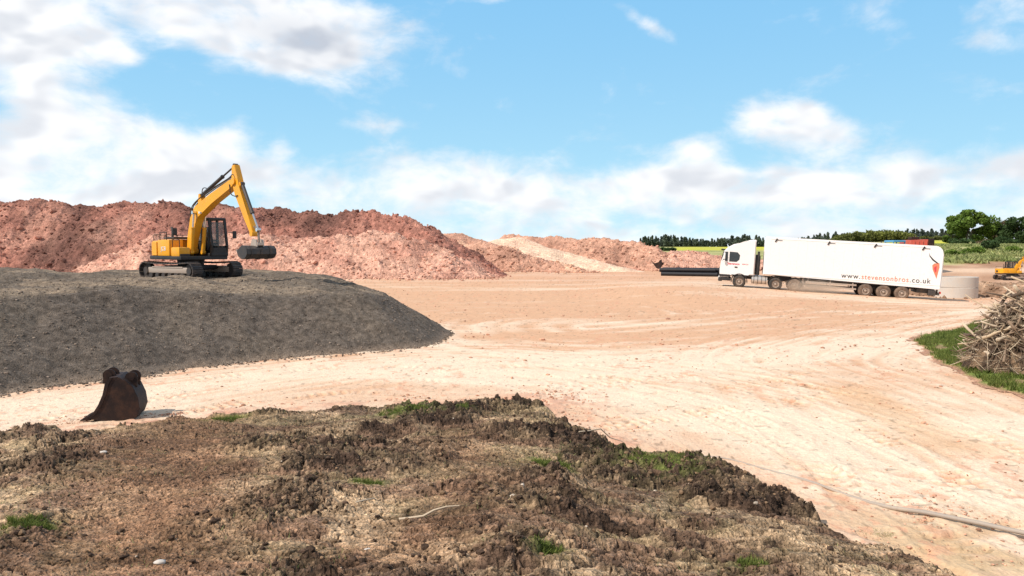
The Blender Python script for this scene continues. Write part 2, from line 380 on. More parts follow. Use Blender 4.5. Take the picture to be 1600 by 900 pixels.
# reddish stony fringe along the mud and around the heaps
sm = mud_s(Xg, Yg); fr = np.exp(-((sm + 0.25) / 0.45) ** 2) * (1 - sst(1, 6, Xg)) * sst(0.35, 0.65, fbm(Xg * 2, Yg * 2, 81, 4))
fr = np.maximum(fr, 0.9 * np.exp(-(((Xg - 0.7) / 1.3) ** 2 + ((Yg - 16.6) / 1.5) ** 2)) * sst(0.4, 0.6, fbm(Xg * 3, Yg * 3, 83, 3)))
col = mixc(col, np.array([0.50, 0.25, 0.17])[None, None], np.clip(fr, 0, 1) * 0.75); Zd += 0.05 * fr * fbm(Xg * 6, Yg * 6, 85, 3)
U = Xg / Yg
farred = sst(60, 82, Yg) * (1 - sst(0.15, 0.3, U)) * 0.3
col = mixc(col, np.array([0.56, 0.29, 0.19])[None, None], farred)
# dark clumps / stones on the yard
sd = vn(Xg * 9, Yg * 9, 91) ** 6; col *= (1 - 0.35 * sst(0.35, 0.7, sd))[..., None]
rs_ = sst(0.60, 0.72, fbm(Xg * 5, Yg * 4, 93, 4)) * sst(0.42, 0.62, fbm(Xg * 0.5, Yg * 0.4, 95, 3)); col = mixc(col, np.array([0.60, 0.30, 0.19])[None, None], 0.55 * rs_)
# far fields
gr = fbm(Xg * 0.12, Yg * 0.12, 101, 4)
GR = mixc(np.array([0.24, 0.26, 0.085])[None, None], np.array([0.40, 0.38, 0.17])[None, None], sst(0.3, 0.7, gr))
SO = mixc(np.array([0.30, 0.165, 0.10])[None, None], np.array([0.48, 0.30, 0.20])[None, None], sst(0.3, 0.7, fbm(Xg * 0.3, Yg * 0.3, 103, 4)))
soil = sst(62, 66, Yg + (gr - 0.5) * 6) * sst(0.50, 0.56, U) + sst(110, 116, Yg) * (1 - sst(0.50, 0.56, U))
col = mixc(col, SO, np.clip(soil, 0, 1) * 0.85)
grass = np.maximum(sst(88, 93, Yg + (gr - 0.5) * 14) * sst(0.50, 0.55, U), sst(140, 160, Yg))
col = mixc(col, GR, grass)
pth = np.exp(-((Yg - 82) / 1.4) ** 2) * sst(0.56, 0.58, U); col = mixc(col, np.array([0.7, 0.52, 0.38])[None, None], pth * 0.8)
rape = np.maximum(sst(235, 245, Yg) * (1 - sst(600, 640, Yg)) * sst(0.21, 0.225, U) * (1 - sst(0.42, 0.44, U)), sst(225, 235, Yg) * (1 - sst(420, 440, Yg)) * sst(0.50, 0.51, U) * (1 - sst(0.605, 0.61, U)))
col = mixc(col, np.array([0.52, 0.50, 0.05])[None, None], rape * (0.55 + 0.45 * sst(0.3, 0.6, fbm(Xg * 0.04, Yg * 0.03, 109, 3))))
Zg = Zg + Zd * (1 - sst(60, 90, Yg)) + sst(100, 200, Yg) * (fbm(Xg * 0.02, Yg * 0.02, 107, 3) - 0.5) * 0.3
col = np.clip(col, 0.01, 0.9)
tag(grid_mesh('ground', Xg, Yg, Zg, M['yard'], col=col), kind='structure')
del Xg, Yg, Zg, col, pale, U, GR, SO

# mud bank in the foreground
qs = np.concatenate([np.arange(205, 640, 0.95), np.linspace(641, 900, 90), np.linspace(910, 3800, 60)])
us = np.concatenate([np.linspace(-2.0, -0.745, 60), np.arange(-0.74, 0.66, 1.0 / F), np.linspace(0.67, 1.2, 20)])
Y = (CAMZ * F / qs)[:, None] * np.ones(len(us))[None]; X = Y * us[None]
# the bank climbs towards the camera
def mud_base(X, Y, s):
    return ground_z(X, Y) - 0.05 + 0.15 * sst(-0.1, 0.8, s) + 0.062 * np.maximum(s, 0)
s = mud_s(X, Y); Z = mud_base(X, Y, s)
# smoother dug strip (left middle)
dug, _ = poly_dist(X, Y, spline([AT(300, 660, 14)[:2], AT(260, 760, 9.8)[:2], AT(230, 900, 6.6)[:2]], 5)); dug = np.exp(-(dug / 1.1) ** 2)
dug2, _ = poly_dist(X, Y, spline([AT(700, 700, 12)[:2], AT(760, 800, 8.8)[:2], AT(600, 900, 6.6)[:2]], 5)); dug = np.maximum(dug, 0.7 * np.exp(-(dug2 / 0.8) ** 2))
rough = sst(0.47, 0.66, fbm(X * 0.75, Y * 0.95, 201, 4)) ; rough = np.clip(rough * (1 - 0.8 * dug) + 0.5 * np.exp(-((s - 0.45) / 0.35) ** 2) * sst(0.45, 0.7, fbm(X * 0.9, Y * 0.9, 203, 3)), 0, 1)
w1, i1 = worley(X * 5.2 + fbm(X * 6, Y * 6, 5, 2) * 0.7, Y * 5.2, 211); w2, i2 = worley(X * 12, Y * 12 + vn(X * 9, Y * 9, 3), 213); w3, i3 = worley(X * 26, Y * 26, 217)
cap = lambda w: 0.75 - 1.25 * w * w / (0.25 + w)
clod = cap(w1) * (0.3 + 1.1 * i1); clod2 = cap(w2) * (0.15 + 1.1 * i2); clod3 = cap(w3) * (0.1 + i3)
# machine grooves running across, right part
gx = X * math.cos(0.10) + Y * math.sin(0.10); gy = -X * math.sin(0.10) + Y * math.cos(0.10) + (fbm(X * 0.8, Y * 0.8, 221, 3) - 0.5) * 1.0
groove = np.abs(np.sin(gy * math.pi / 0.36)) ** 0.7; gm = sst(-1.8, 0.2, X + (fbm(X * 0.6, Y * 0.6, 223, 2) - 0.5) * 3) * sst(0.34, 0.5, fbm(X * 0.5 + 9, Y * 1.6, 225, 3)) * (1 - 0.4 * rough)
gm = np.maximum(gm, 0.5 * sst(0.55, 0.65, fbm(X * 0.4 + 20, Y * 1.2, 227, 3)))
ins = sst(-0.1, 0.3, s)
ck = 0
for (fx_, fy_, rot_, wd, sd_k, am) in ((1.3, 5.2, 0.10, 0.040, 261, 1.0), (2.6, 8.5, 0.02, 0.045, 263, 0.8), (3.4, 3.0, 0.9, 0.035, 265, 0.7), (7.0, 12.0, 0.15, 0.05, 267, 0.6)):
    xr = X * math.cos(rot_) + Y * math.sin(rot_); yr = -X * math.sin(rot_) + Y * math.cos(rot_)
    nn = fbm(xr * fx_, yr * fy_, sd_k, 3); ck = np.maximum(ck, am * (1 - sst(wd * 0.3, wd, np.abs(nn - 0.5))) * sst(0.42, 0.58, fbm(X * 1.1 + sd_k, Y * 1.6, sd_k + 1, 3)))
ck = ck * (1 - 0.6 * dug)
Z += ins * (-0.07 * ck + (fbm(X * 0.9, Y * 0.9, 231, 3) - 0.5) * 0.17 + rough * (0.04 + 0.115 * clod) + (0.16 + 0.84 * rough) * 0.066 * clod2 + (0.22 + 0.78 * rough) * 0.036 * clod3
          + gm * 0.125 * (groove - 0.6) * (0.5 + vn(X * 2.5, Y * 6, 233)) + (fbm(X * 11, Y * 11, 235, 3) - 0.5) * 0.028)
cD = np.array([0.046, 0.031, 0.025]); cB = np.array([0.21, 0.132, 0.088]); cTan = np.array([0.42, 0.295, 0.185]); cR = np.array([0.24, 0.135, 0.08]); cOl = np.array([0.31, 0.24, 0.135])
t = fbm(X * 1.3, Y * 1.9, 241, 4)
dry = sst(0.40, 0.62, t)
col = mixc(cB[None, None], cTan[None, None], dry)
col = mixc(col, cOl[None, None], 0.5 * sst(0.52, 0.68, fbm(X * 1.0 + 4, Y * 1.6, 243, 4)))
col = mixc(col, cR[None, None], np.clip(dug * 0.85, 0, 1))
col = mixc(col, cD[None, None], np.clip(rough * 0.85 * (0.5 + 0.5 * i1), 0, 1))
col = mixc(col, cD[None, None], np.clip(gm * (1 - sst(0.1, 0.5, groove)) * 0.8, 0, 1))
col *= (0.78 + 0.5 * i2 * 0.6 + 0.25 * i3)[..., None]
cav = (0.2 + 0.8 * rough) * (1 - sst(-0.05, 0.28, clod2 + 0.35 * clod)) ; col = mixc(col, cD[None, None], 0.92 * ck)  # shade in cracks and between clods, painted into the soil colour
t2 = sst(0.48, 0.62, fbm(X * 0.5 + 5, Y * 0.9, 245, 4)); lum = 0.52 + 0.42 * t2 + 0.45 * sst(0.1, 0.6, clod2) + 0.25 * sst(0.2, 0.6, clod3)  # clod tops painted lighter, as if catching the sun
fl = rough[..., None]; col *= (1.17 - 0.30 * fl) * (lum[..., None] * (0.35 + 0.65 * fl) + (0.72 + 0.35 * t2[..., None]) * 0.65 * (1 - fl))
col *= (1 - 0.62 * np.clip(cav, 0, 1) - 0.25 * (1 - sst(0.0, 0.25, clod3)))[..., None]  # painted shade darkens the hollows around the clods
col = mixc(col, np.array([0.42, 0.25, 0.17])[None, None], (1 - sst(0.0, 0.35, s)) * 0.7)
TUFTS = [((45, 830), 0.16, 'bright green grass tuft low at left edge of churned mud', 0.9), ((355, 655), 0.20, 'flat green grass patch on mud edge right of the loose bucket', 0.5),
         ((632, 645), 0.30, 'wide green grass patch on far edge of the mud bank', 0.8), ((862, 726), 0.20, 'green grass tuft alone in brown mud left of the bigger weedy patch', 0.75),
         ((1030, 728), 0.36, 'loose weedy green patch beside dark clods near the mud corner', 0.5), ((1376, 838), 0.15, 'dark green grass tuft at the right mud edge below the pipe', 0.8),
         ((855, 868), 0.10, 'small pale weed sprouting from mud at bottom middle', 0.8), ((1172, 880), 0.10, 'tiny green weed in tan mud near the bottom edge', 0.7), ((715, 648), 0.14, 'small dark green tuft on far mud edge right of the wide patch', 0.6),
         ((575, 755), 0.12, 'faint green sprouts between clods in the middle of mud', 0.5)]
def hit_mud(px, py):
    d = ray(px, py)
    for t in np.linspace(3, 25, 900):
        x, y, z = d[0] * t, d[1] * t, CAMZ + d[2] * t
        if z <= float(mud_base(np.array(x), np.array(y), mud_s(np.array([x]), np.array([y]))[0])): return x, y, z
    return G0(px, py) + (0,)
TP = [hit_mud(*t[0]) for t in TUFTS]
for (x, y, z), tf in zip(TP, TUFTS):
    k = np.exp(-((X - x) ** 2 + (Y - y) ** 2) / (tf[1] * 1.8) ** 2) * sst(0.35, 0.6, fbm(X * 6, Y * 6, 251, 3)); col = mixc(col, np.array([0.19, 0.24, 0.06])[None, None], k * 0.8)
MUD_KEEP = s > -0.25
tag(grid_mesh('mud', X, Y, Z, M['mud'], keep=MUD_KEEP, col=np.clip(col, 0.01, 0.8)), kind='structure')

def put_faces(name, mat, pts, scl, tints, squash=0.7, parent=None, seedshapes=6, smooth=False):
    """many small irregular lumps in one mesh"""
    shapes = []
    for k in range(seedshapes):
        bm = bmesh.new(); bmesh.ops.create_icosphere(bm, subdivisions=1, radius=1)
        for v in bm.verts: v.co *= random.uniform(0.6, 1.15)
        shapes.append((np.array([v.co[:] for v in bm.verts]), np.array([[v.index for v in f.verts] for f in bm.faces]))); bm.free()
    V = []; Fc = []; Cc = []; n = 0
    for i in range(len(pts)):
        v, f = shapes[i % seedshapes]; a = random.uniform(0, 6.28); c, s_ = math.cos(a), math.sin(a)
        sx = scl[i] * random.uniform(0.8, 1.4); sy = scl[i] * random.uniform(0.7, 1.1); sz = scl[i] * squash
        w = v * np.array([sx, sy, sz]); w = np.stack([w[:, 0] * c - w[:, 1] * s_, w[:, 0] * s_ + w[:, 1] * c, w[:, 2]], 1) + pts[i]
        V.append(w); Fc.append(f + n); n += len(v); Cc.append(np.repeat(tints[i][None], len(v), 0))
    return arr_mesh(name, np.concatenate(V), np.concatenate(Fc), mat, parent, np.concatenate(Cc), smooth)

# loose clods on the mud
rr = RNG
sel = np.argwhere(MUD_KEEP & (Y > 4.5) & (np.abs(X / Y) < 0.75) & (ins > 0.8)); wgt = (0.12 + rough[sel[:, 0], sel[:, 1]]) * Y[sel[:, 0], sel[:, 1]] ** 1.0; wgt /= wgt.sum()
pick = sel[rr.choice(len(sel), 8000, p=wgt, replace=False)]
sc_ = np.clip(rr.exponential(0.010, len(pick)) + 0.007, 0, 0.05)
pts = np.stack([X[pick[:, 0], pick[:, 1]], Y[pick[:, 0], pick[:, 1]], Z[pick[:, 0], pick[:, 1]] + sc_ * 0.2], 1)
dk = rr.random(len(pick))[:, None]
tn = np.where(dk < 0.6, np.array([[0.07, 0.045, 0.032]]), np.where(dk < 0.992, np.array([[0.20, 0.13, 0.08]]), np.array([[0.5, 0.42, 0.34]]))) * rr.uniform(0.7, 1.3, (len(pick), 1))
tag(put_faces('soil_clods', M['stone'], pts, sc_, tn, 0.75), 'crumbled dark brown clods and small stones lying over the mud bank', 'soil clods', kind='stuff')
MUDX, MUDY, MUDZ = X, Y, Z
def mud_top(x, y):
    q = CAMZ * F / y; i = int(np.argmin(np.abs(qs - q))); j = int(np.argmin(np.abs(us - x / y))); return float(Z[i, j])

# stones on the yard
N = 9000; yy = 8 + 50 * rr.random(N) ** 1.9; uu = rr.uniform(-0.72, 0.72, N); xx = uu * yy
okm = mud_s(xx, yy) < -0.05
cl = fbm(xx * 0.7, yy * 0.7, 301, 3); okm &= (rr.random(N) < sst(0.42, 0.62, cl) + 0.08)
xx, yy = xx[okm], yy[okm]
# fringe rubble
N2 = 2600; ex = rr.uniform(-11, 7.2, N2); ey = np.interp(ex, EW[:, 0], EW[:, 1]) + rr.exponential(0.28, N2) - 0.12
kk = (rr.random(N2) < 0.15 + 0.85 * sst(0.4, 0.6, fbm(ex * 1.2, ey * 0.3, 303, 3))); 
N3 = 500; ax_ = rr.normal(0.75, 0.65, N3); ay_ = rr.normal(16.7, 0.8, N3)
N4 = 420; a4 = [AT(1440, 800, 10)[0], 0]; g4 = G0(1445, 795); bx_ = rr.normal(g4[0], 0.45, N4); by_ = rr.normal(g4[1], 0.35, N4)
xx = np.concatenate([xx, ex[kk], ax_, bx_]); yy = np.concatenate([yy, ey[kk], ay_, by_])
sc_ = np.clip(rr.exponential(0.008, len(xx)) + 0.005, 0, 0.06) * np.clip(yy / 14, 0.8, 2.0)
pts = np.stack([xx, yy, ground_z(xx, yy) + sc_ * 0.2], 1)
tn = np.array([[0.52, 0.29, 0.2]]) * rr.uniform(0.55, 1.35, (len(xx), 1)) * np.where(rr.random((len(xx), 1)) < 0.2, 1.3, 1)
tag(put_faces('loose_stones', M['stone'], pts, sc_, tn, 0.6), 'small red stones scattered over the pale yard and along the mud edge', 'stones', kind='stuff')

# ------------------------------------------------------------------ heaps
def seg_height(X, Y, crest, slope, round_=0.0):
    H = np.full(X.shape, -50.0)
    for (ax, ay, az), (bx, by, bz) in zip(crest[:-1], crest[1:]):
        dx, dy = bx - ax, by - ay; L2 = dx * dx + dy * dy + 1e-9
        t = np.clip(((X - ax) * dx + (Y - ay) * dy) / L2, 0, 1)
        d = np.hypot(X - ax - t * dx, Y - ay - t * dy); d = np.sqrt(d * d + round_ ** 2) - round_ * 0.8
        H = np.maximum(H, az + (bz - az) * t - slope * np.maximum(d, 0))
    return H
def heap(name, label, crest_px, slope, res, lump, colf, mat, seed, round_=0.8, margin=None, cat='rubble heap'):
    crest = [AT(*c) for c in crest_px]
    cz = np.array(crest); gz = ground_z(cz[:, 0], cz[:, 1]).min(); mr = (cz[:, 2].max() - gz) / slope + 2
    x0, x1 = cz[:, 0].min() - mr, cz[:, 0].max() + mr; y0, y1 = cz[:, 1].min() - mr, cz[:, 1].max() + mr * 0.6
    X, Y = np.meshgrid(np.arange(x0, x1, res), np.arange(y0, y1, res))
    wx = (fbm(X * 0.25, Y * 0.25, seed, 3) - 0.5) * 3; wy = (fbm(X * 0.25 + 50, Y * 0.25, seed, 3) - 0.5) * 3
    H = seg_height(X + wx, Y + wy, crest, slope, round_)
    w1, i1 = worley(X * 0.9, Y * 0.9, seed + 1); w2, i2 = worley(X * 2.3, Y * 2.3, seed + 2); w3, i3 = worley(X * 4.6, Y * 4.6, seed + 3)
    H += lump * ((fbm(X * 0.45, Y * 0.45, seed + 4, 4) - 0.5) * 1.1 + (0.7 - w1) * i1 * 0.40 + (0.7 - w2) * (0.2 + i2) * 0.42 + (0.7 - w3) * i3 * 0.36) - 0.25 * lump * (1 - np.abs(np.sin((X + 0.3 * Y) * 0.42 + 4 * fbm(X * 0.12, Y * 0.12, seed + 8, 2)))) ** 2
    g = ground_z(X, Y); keep = H > g - 0.25
    col = colf(X, Y, H, i2, i3)
    o = grid_mesh(name, X, Y, H, mat, keep=keep, col=np.clip(col, 0.01, 0.9)); tag(o, label, cat)
    if lump > 0.3:
        near_ = (H > g) & (Y < cz[:, 1].mean() + 2); sel = np.argwhere(near_); n = int(min(5200, len(sel) * 0.12)); pk = sel[RNG.choice(len(sel), n, replace=False)]
        ss = np.clip(0.07 + RNG.exponential(0.055, n), 0, 0.38); pts = np.stack([X[pk[:, 0], pk[:, 1]], Y[pk[:, 0], pk[:, 1]], H[pk[:, 0], pk[:, 1]] + ss * 0.15], 1)
        foot = np.argwhere((H > g - 0.2) & (H < g + 0.35) & near_ | ((H > g - 0.2) & (H < g + 0.3) & (Y < cz[:, 1].mean()))); m_ = min(500, len(foot)); fk = foot[RNG.choice(len(foot), m_, replace=False)]
        fx = X[fk[:, 0], fk[:, 1]] + RNG.normal(0, 0.4, m_); fy = Y[fk[:, 0], fk[:, 1]] - RNG.exponential(1.0, m_); fs = np.clip(0.05 + RNG.exponential(0.06, m_), 0, 0.3)
        pts = np.concatenate([pts, np.stack([fx, fy, ground_z(fx, fy) + fs * 0.3], 1)]); tn = np.concatenate([col[pk[:, 0], pk[:, 1]], col[fk[:, 0], fk[:, 1]]]) * RNG.uniform(0.72, 1.22, (n + m_, 1))
        tag(put_faces('loose_rubble', M['stone'], pts, np.concatenate([ss, fs]), tn, 0.8, o), kind='stuff')
    return o
def c3(*a): return np.array(a)[None, None]
RD = c3(0.135, 0.068, 0.055); RR = c3(0.36, 0.165, 0.125); RP = c3(0.56, 0.325, 0.245); PL = c3(0.66, 0.42, 0.295)
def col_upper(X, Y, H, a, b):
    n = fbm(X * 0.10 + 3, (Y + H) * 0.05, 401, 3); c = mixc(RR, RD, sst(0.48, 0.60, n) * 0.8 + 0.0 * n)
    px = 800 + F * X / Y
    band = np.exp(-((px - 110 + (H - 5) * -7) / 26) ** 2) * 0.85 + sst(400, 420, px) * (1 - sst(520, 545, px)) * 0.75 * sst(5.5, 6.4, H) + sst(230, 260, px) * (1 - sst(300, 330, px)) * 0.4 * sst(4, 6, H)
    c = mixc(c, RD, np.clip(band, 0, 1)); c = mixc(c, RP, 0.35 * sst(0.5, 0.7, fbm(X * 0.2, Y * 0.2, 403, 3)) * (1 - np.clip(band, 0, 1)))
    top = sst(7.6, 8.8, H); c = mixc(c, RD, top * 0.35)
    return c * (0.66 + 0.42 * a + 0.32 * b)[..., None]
def col_lower(X, Y, H, a, b):
    c = mixc(RP, RR, sst(0.5, 0.72, fbm(X * 0.3, Y * 0.3, 411, 3)) * 0.55); return c * (0.78 + 0.35 * a + 0.22 * b)[..., None]
def col_pale(X, Y, H, a, b):
    c = mixc(PL, RR, sst(0.45, 0.62, fbm(X * 0.28, Y * 0.28, 421, 3)) * 0.6); return c * (0.9 + 0.12 * a + 0.1 * b)[..., None]
def col_ramp(X, Y, H, a, b): return mixc(c3(0.74, 0.53, 0.39), RP, sst(0.5, 0.8, fbm(X * 0.4, Y * 0.4, 431, 3)) * 0.4) * (0.96 + 0.05 * a + 0.04 * b)[..., None]
def col_right(X, Y, H, a, b):
    c = mixc(c3(0.50, 0.285, 0.205), c3(0.34, 0.18, 0.13), sst(0.45, 0.65, fbm(X * 0.22, Y * 0.22, 441, 4)) * 0.7); return c * (0.75 + 0.35 * a + 0.25 * b)[..., None]
def col_brown(X, Y, H, a, b): return mixc(c3(0.26, 0.16, 0.105), c3(0.42, 0.28, 0.19), sst(0.4, 0.7, fbm(X * 0.5, Y * 0.5, 451, 4))) * (0.75 + 0.3 * a + 0.2 * b)[..., None]
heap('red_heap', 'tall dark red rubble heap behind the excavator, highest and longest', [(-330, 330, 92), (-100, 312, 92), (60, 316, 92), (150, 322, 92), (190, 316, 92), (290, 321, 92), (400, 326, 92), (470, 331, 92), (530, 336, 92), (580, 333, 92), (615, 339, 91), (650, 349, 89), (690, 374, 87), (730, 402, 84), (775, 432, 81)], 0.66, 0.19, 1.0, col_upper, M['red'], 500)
heap('red_heap', 'lower pinkish rubble heap tipped in front of the tall red one', [(150, 428, 80), (195, 388, 82), (250, 370, 83), (330, 366, 83), (400, 369, 83), (480, 373, 83), (560, 364, 83), (620, 368, 83), (665, 378, 82), (700, 392, 81), (735, 418, 79)], 0.68, 0.17, 0.8, col_lower, M['red'], 520)
heap('red_heap', 'pale pink rubble mound between the tall red heap and the ramp', [(640, 372, 106), (690, 367, 106), (715, 366, 105), (750, 377, 103), (790, 386, 101), (840, 402, 97), (890, 417, 93), (940, 430, 90)], 0.42, 0.20, 0.55, col_pale, M['red'], 540)
heap('red_heap', 'small dark red rubble tip on slope left of the pale ramp', [(752, 378, 100), (772, 379, 99), (800, 394, 96), (850, 408, 94), (900, 419, 91)], 0.6, 0.14, 0.5, col_right, M['red'], 545, 0.3)
heap('red_heap', 'small red rubble mound at the foot of the tall heap', [(650, 400, 81), (690, 398, 80), (720, 412, 79), (750, 428, 78)], 0.6, 0.14, 0.5, col_lower, M['red'], 548, 0.3)
heap('earth_ramp', 'smooth pale earth ramp running up to the long rubble heap', [(770, 374, 112), (800, 370, 108), (860, 388, 103), (920, 405, 98), (980, 421, 92), (1020, 432, 88)], 0.36, 0.22, 0.16, col_ramp, M['red'], 560, cat='ramp')
heap('red_heap', 'long brownish red rubble heap at centre right behind ramp', [(790, 367, 116), (830, 369, 114), (860, 370, 112), (900, 373, 110), (930, 372, 109), (960, 375, 107), (1000, 378, 105), (1015, 386, 102), (1024, 402, 99), (1030, 424, 95)], 0.62, 0.19, 0.7, col_right, M['red'], 580)
heap('red_heap', 'low pink rubble heap behind the black pipes', [(1030, 398, 101), (1052, 393, 101), (1070, 392, 101), (1100, 396, 101), (1130, 400, 101), (1180, 404, 101)], 0.55, 0.19, 0.6, col_lower, M['red'], 600)
heap('soil_bank', 'low brown soil bank behind the concrete rings', [(1440, 441, 66), (1500, 438, 66), (1540, 439, 65), (1600, 441, 62), (1700, 444, 58)], 0.45, 0.16, 0.35, col_brown, M['red'], 620, cat='soil bank')

# grey gravel heap
FOOT = [G0(*p) for p in [(-1500, 800), (-300, 668), (0, 617), (100, 602), (190, 592), (300, 574), (420, 561), (540, 553), (640, 544), (675, 538), (692, 532)]] + [(-2.6, 29.8), (-3.2, 33.0), (-5.5, 37.5), (-10, 40.5), (-30, 42), (-60, 42)]
def sd_poly(X, Y, P):
    d, _ = poly_dist(X, Y, P + [P[0]]); ins_ = np.zeros(X.shape, bool); n = len(P)
    for i in range(n):
        (ax, ay), (bx, by) = P[i], P[(i + 1) % n]
        c = ((ay > Y) != (by > Y)); 
        with np.errstate(all='ignore'): xi = (bx - ax) * (Y - ay) / ((by - ay) if abs(by - ay) > 1e-9 else 1e-9) + ax
        ins_ ^= c & (X < xi)
    return np.where(ins_, d, -d)
X, Y = np.meshgrid(np.arange(-34, -1.5, 0.055), np.arange(14, 43, 0.06))
sd = sd_poly(X + (fbm(X * 0.5, Y * 0.5, 701, 3) - 0.5) * 0.7, Y, FOOT) + (fbm(X * 1.6, Y * 1.6, 703, 3) - 0.5) * 0.25
plat = 2.10 + (fbm(X * 0.22, Y * 0.22, 705, 3) - 0.5) * 0.55 - 0.55 * sst(-9.5, -4.0, X) + 0.02 * (Y - 30)
slopez = sd * 0.60
# tipped-load lobes along the front face
lob = np.abs(np.sin(X * 0.55 + 0.6 + (fbm(X * 0.3, Y * 0.3, 707, 2) - 0.5) * 3)); slopez = slopez - 0.17 * (1 - lob) * sst(0.5, 3, sd)
k = 0.10; H = -k * np.log(np.exp(-slopez / k) + np.exp(-plat / k))
rid = np.exp(-((slopez - plat) / 0.25) ** 2) * 0.10 * sst(0.4, 0.65, fbm(X * 0.5, Y * 0.5, 709, 3)); H += rid
xw = X + 3 * (fbm(X * 0.3, Y * 0.3, 711, 2)); onp = sst(-0.05, 0.35, slopez - plat)
H += onp * ((fbm(X * 0.6, Y * 0.8, 713, 4) - 0.5) * 0.42)
H += (fbm(X * 7, Y * 7, 715, 3) - 0.5) * 0.03 + (vn(X * 15, Y * 15, 717) - 0.5) * 0.035
exc = np.exp(-(np.hypot(X + 14.2, Y - 33.0) / 2.4) ** 4); H = H * (1 - exc) + (2.12 + (fbm(X * 5, Y * 5, 719, 2) - 0.5) * 0.04) * exc
gA = c3(0.130, 0.107, 0.089); gB = c3(0.168, 0.136, 0.107)
col = mixc(gA, gB, np.clip(onp * 0.8 + 0.5 * sst(0.45, 0.65, fbm(X * 0.5, Y * 0.35, 721, 4)), 0, 1))
col = mixc(col, c3(0.27, 0.21, 0.155), sst(-0.05, 0.25, slopez - plat) * sst(0.50, 0.60, fbm(X * 0.35, Y * 0.9, 723, 3)) * 0.8)
col *= (0.45 + 0.65 * vn(X * 8, Y * 8, 725) + 0.5 * vn(X * 15, Y * 15, 727))[..., None]
col = mixc(col, c3(0.45, 0.33, 0.24), (1 - sst(-0.1, 0.25, H)) * 0.5)
gh = tag(grid_mesh('gravel_heap', X, Y, H, M['gravel'], keep=H > -0.12, col=np.clip(col, 0.01, 0.9)), 'large flat-topped heap of dark grey gravel under the excavator', 'gravel heap')

sel = np.argwhere((H > -0.04) & (Y < 34) & (np.abs(X + 14.2) + np.abs(Y - 33) > 3)); pk = sel[RNG.choice(len(sel), 11000, replace=False)]
toe = np.argwhere((H > -0.1) & (H < 0.12) & (Y < 32)); pk = np.concatenate([pk, toe[RNG.choice(len(toe), 1500, replace=False)]])
ss = RNG.uniform(0.018, 0.045, len(pk)); pts = np.stack([X[pk[:, 0], pk[:, 1]], Y[pk[:, 0], pk[:, 1]], np.maximum(H[pk[:, 0], pk[:, 1]], 0)], 1); pts[-1500:, 1] -= RNG.exponential(0.25, 1500); pts[-1500:, 2] = 0.01
gs = put_faces('loose_gravel', M['stone'], pts, ss, np.array([[0.17, 0.135, 0.11]]) * RNG.uniform(0.45, 1.7, (len(pk), 1)), 0.7, gh); tag(gs, kind='stuff')

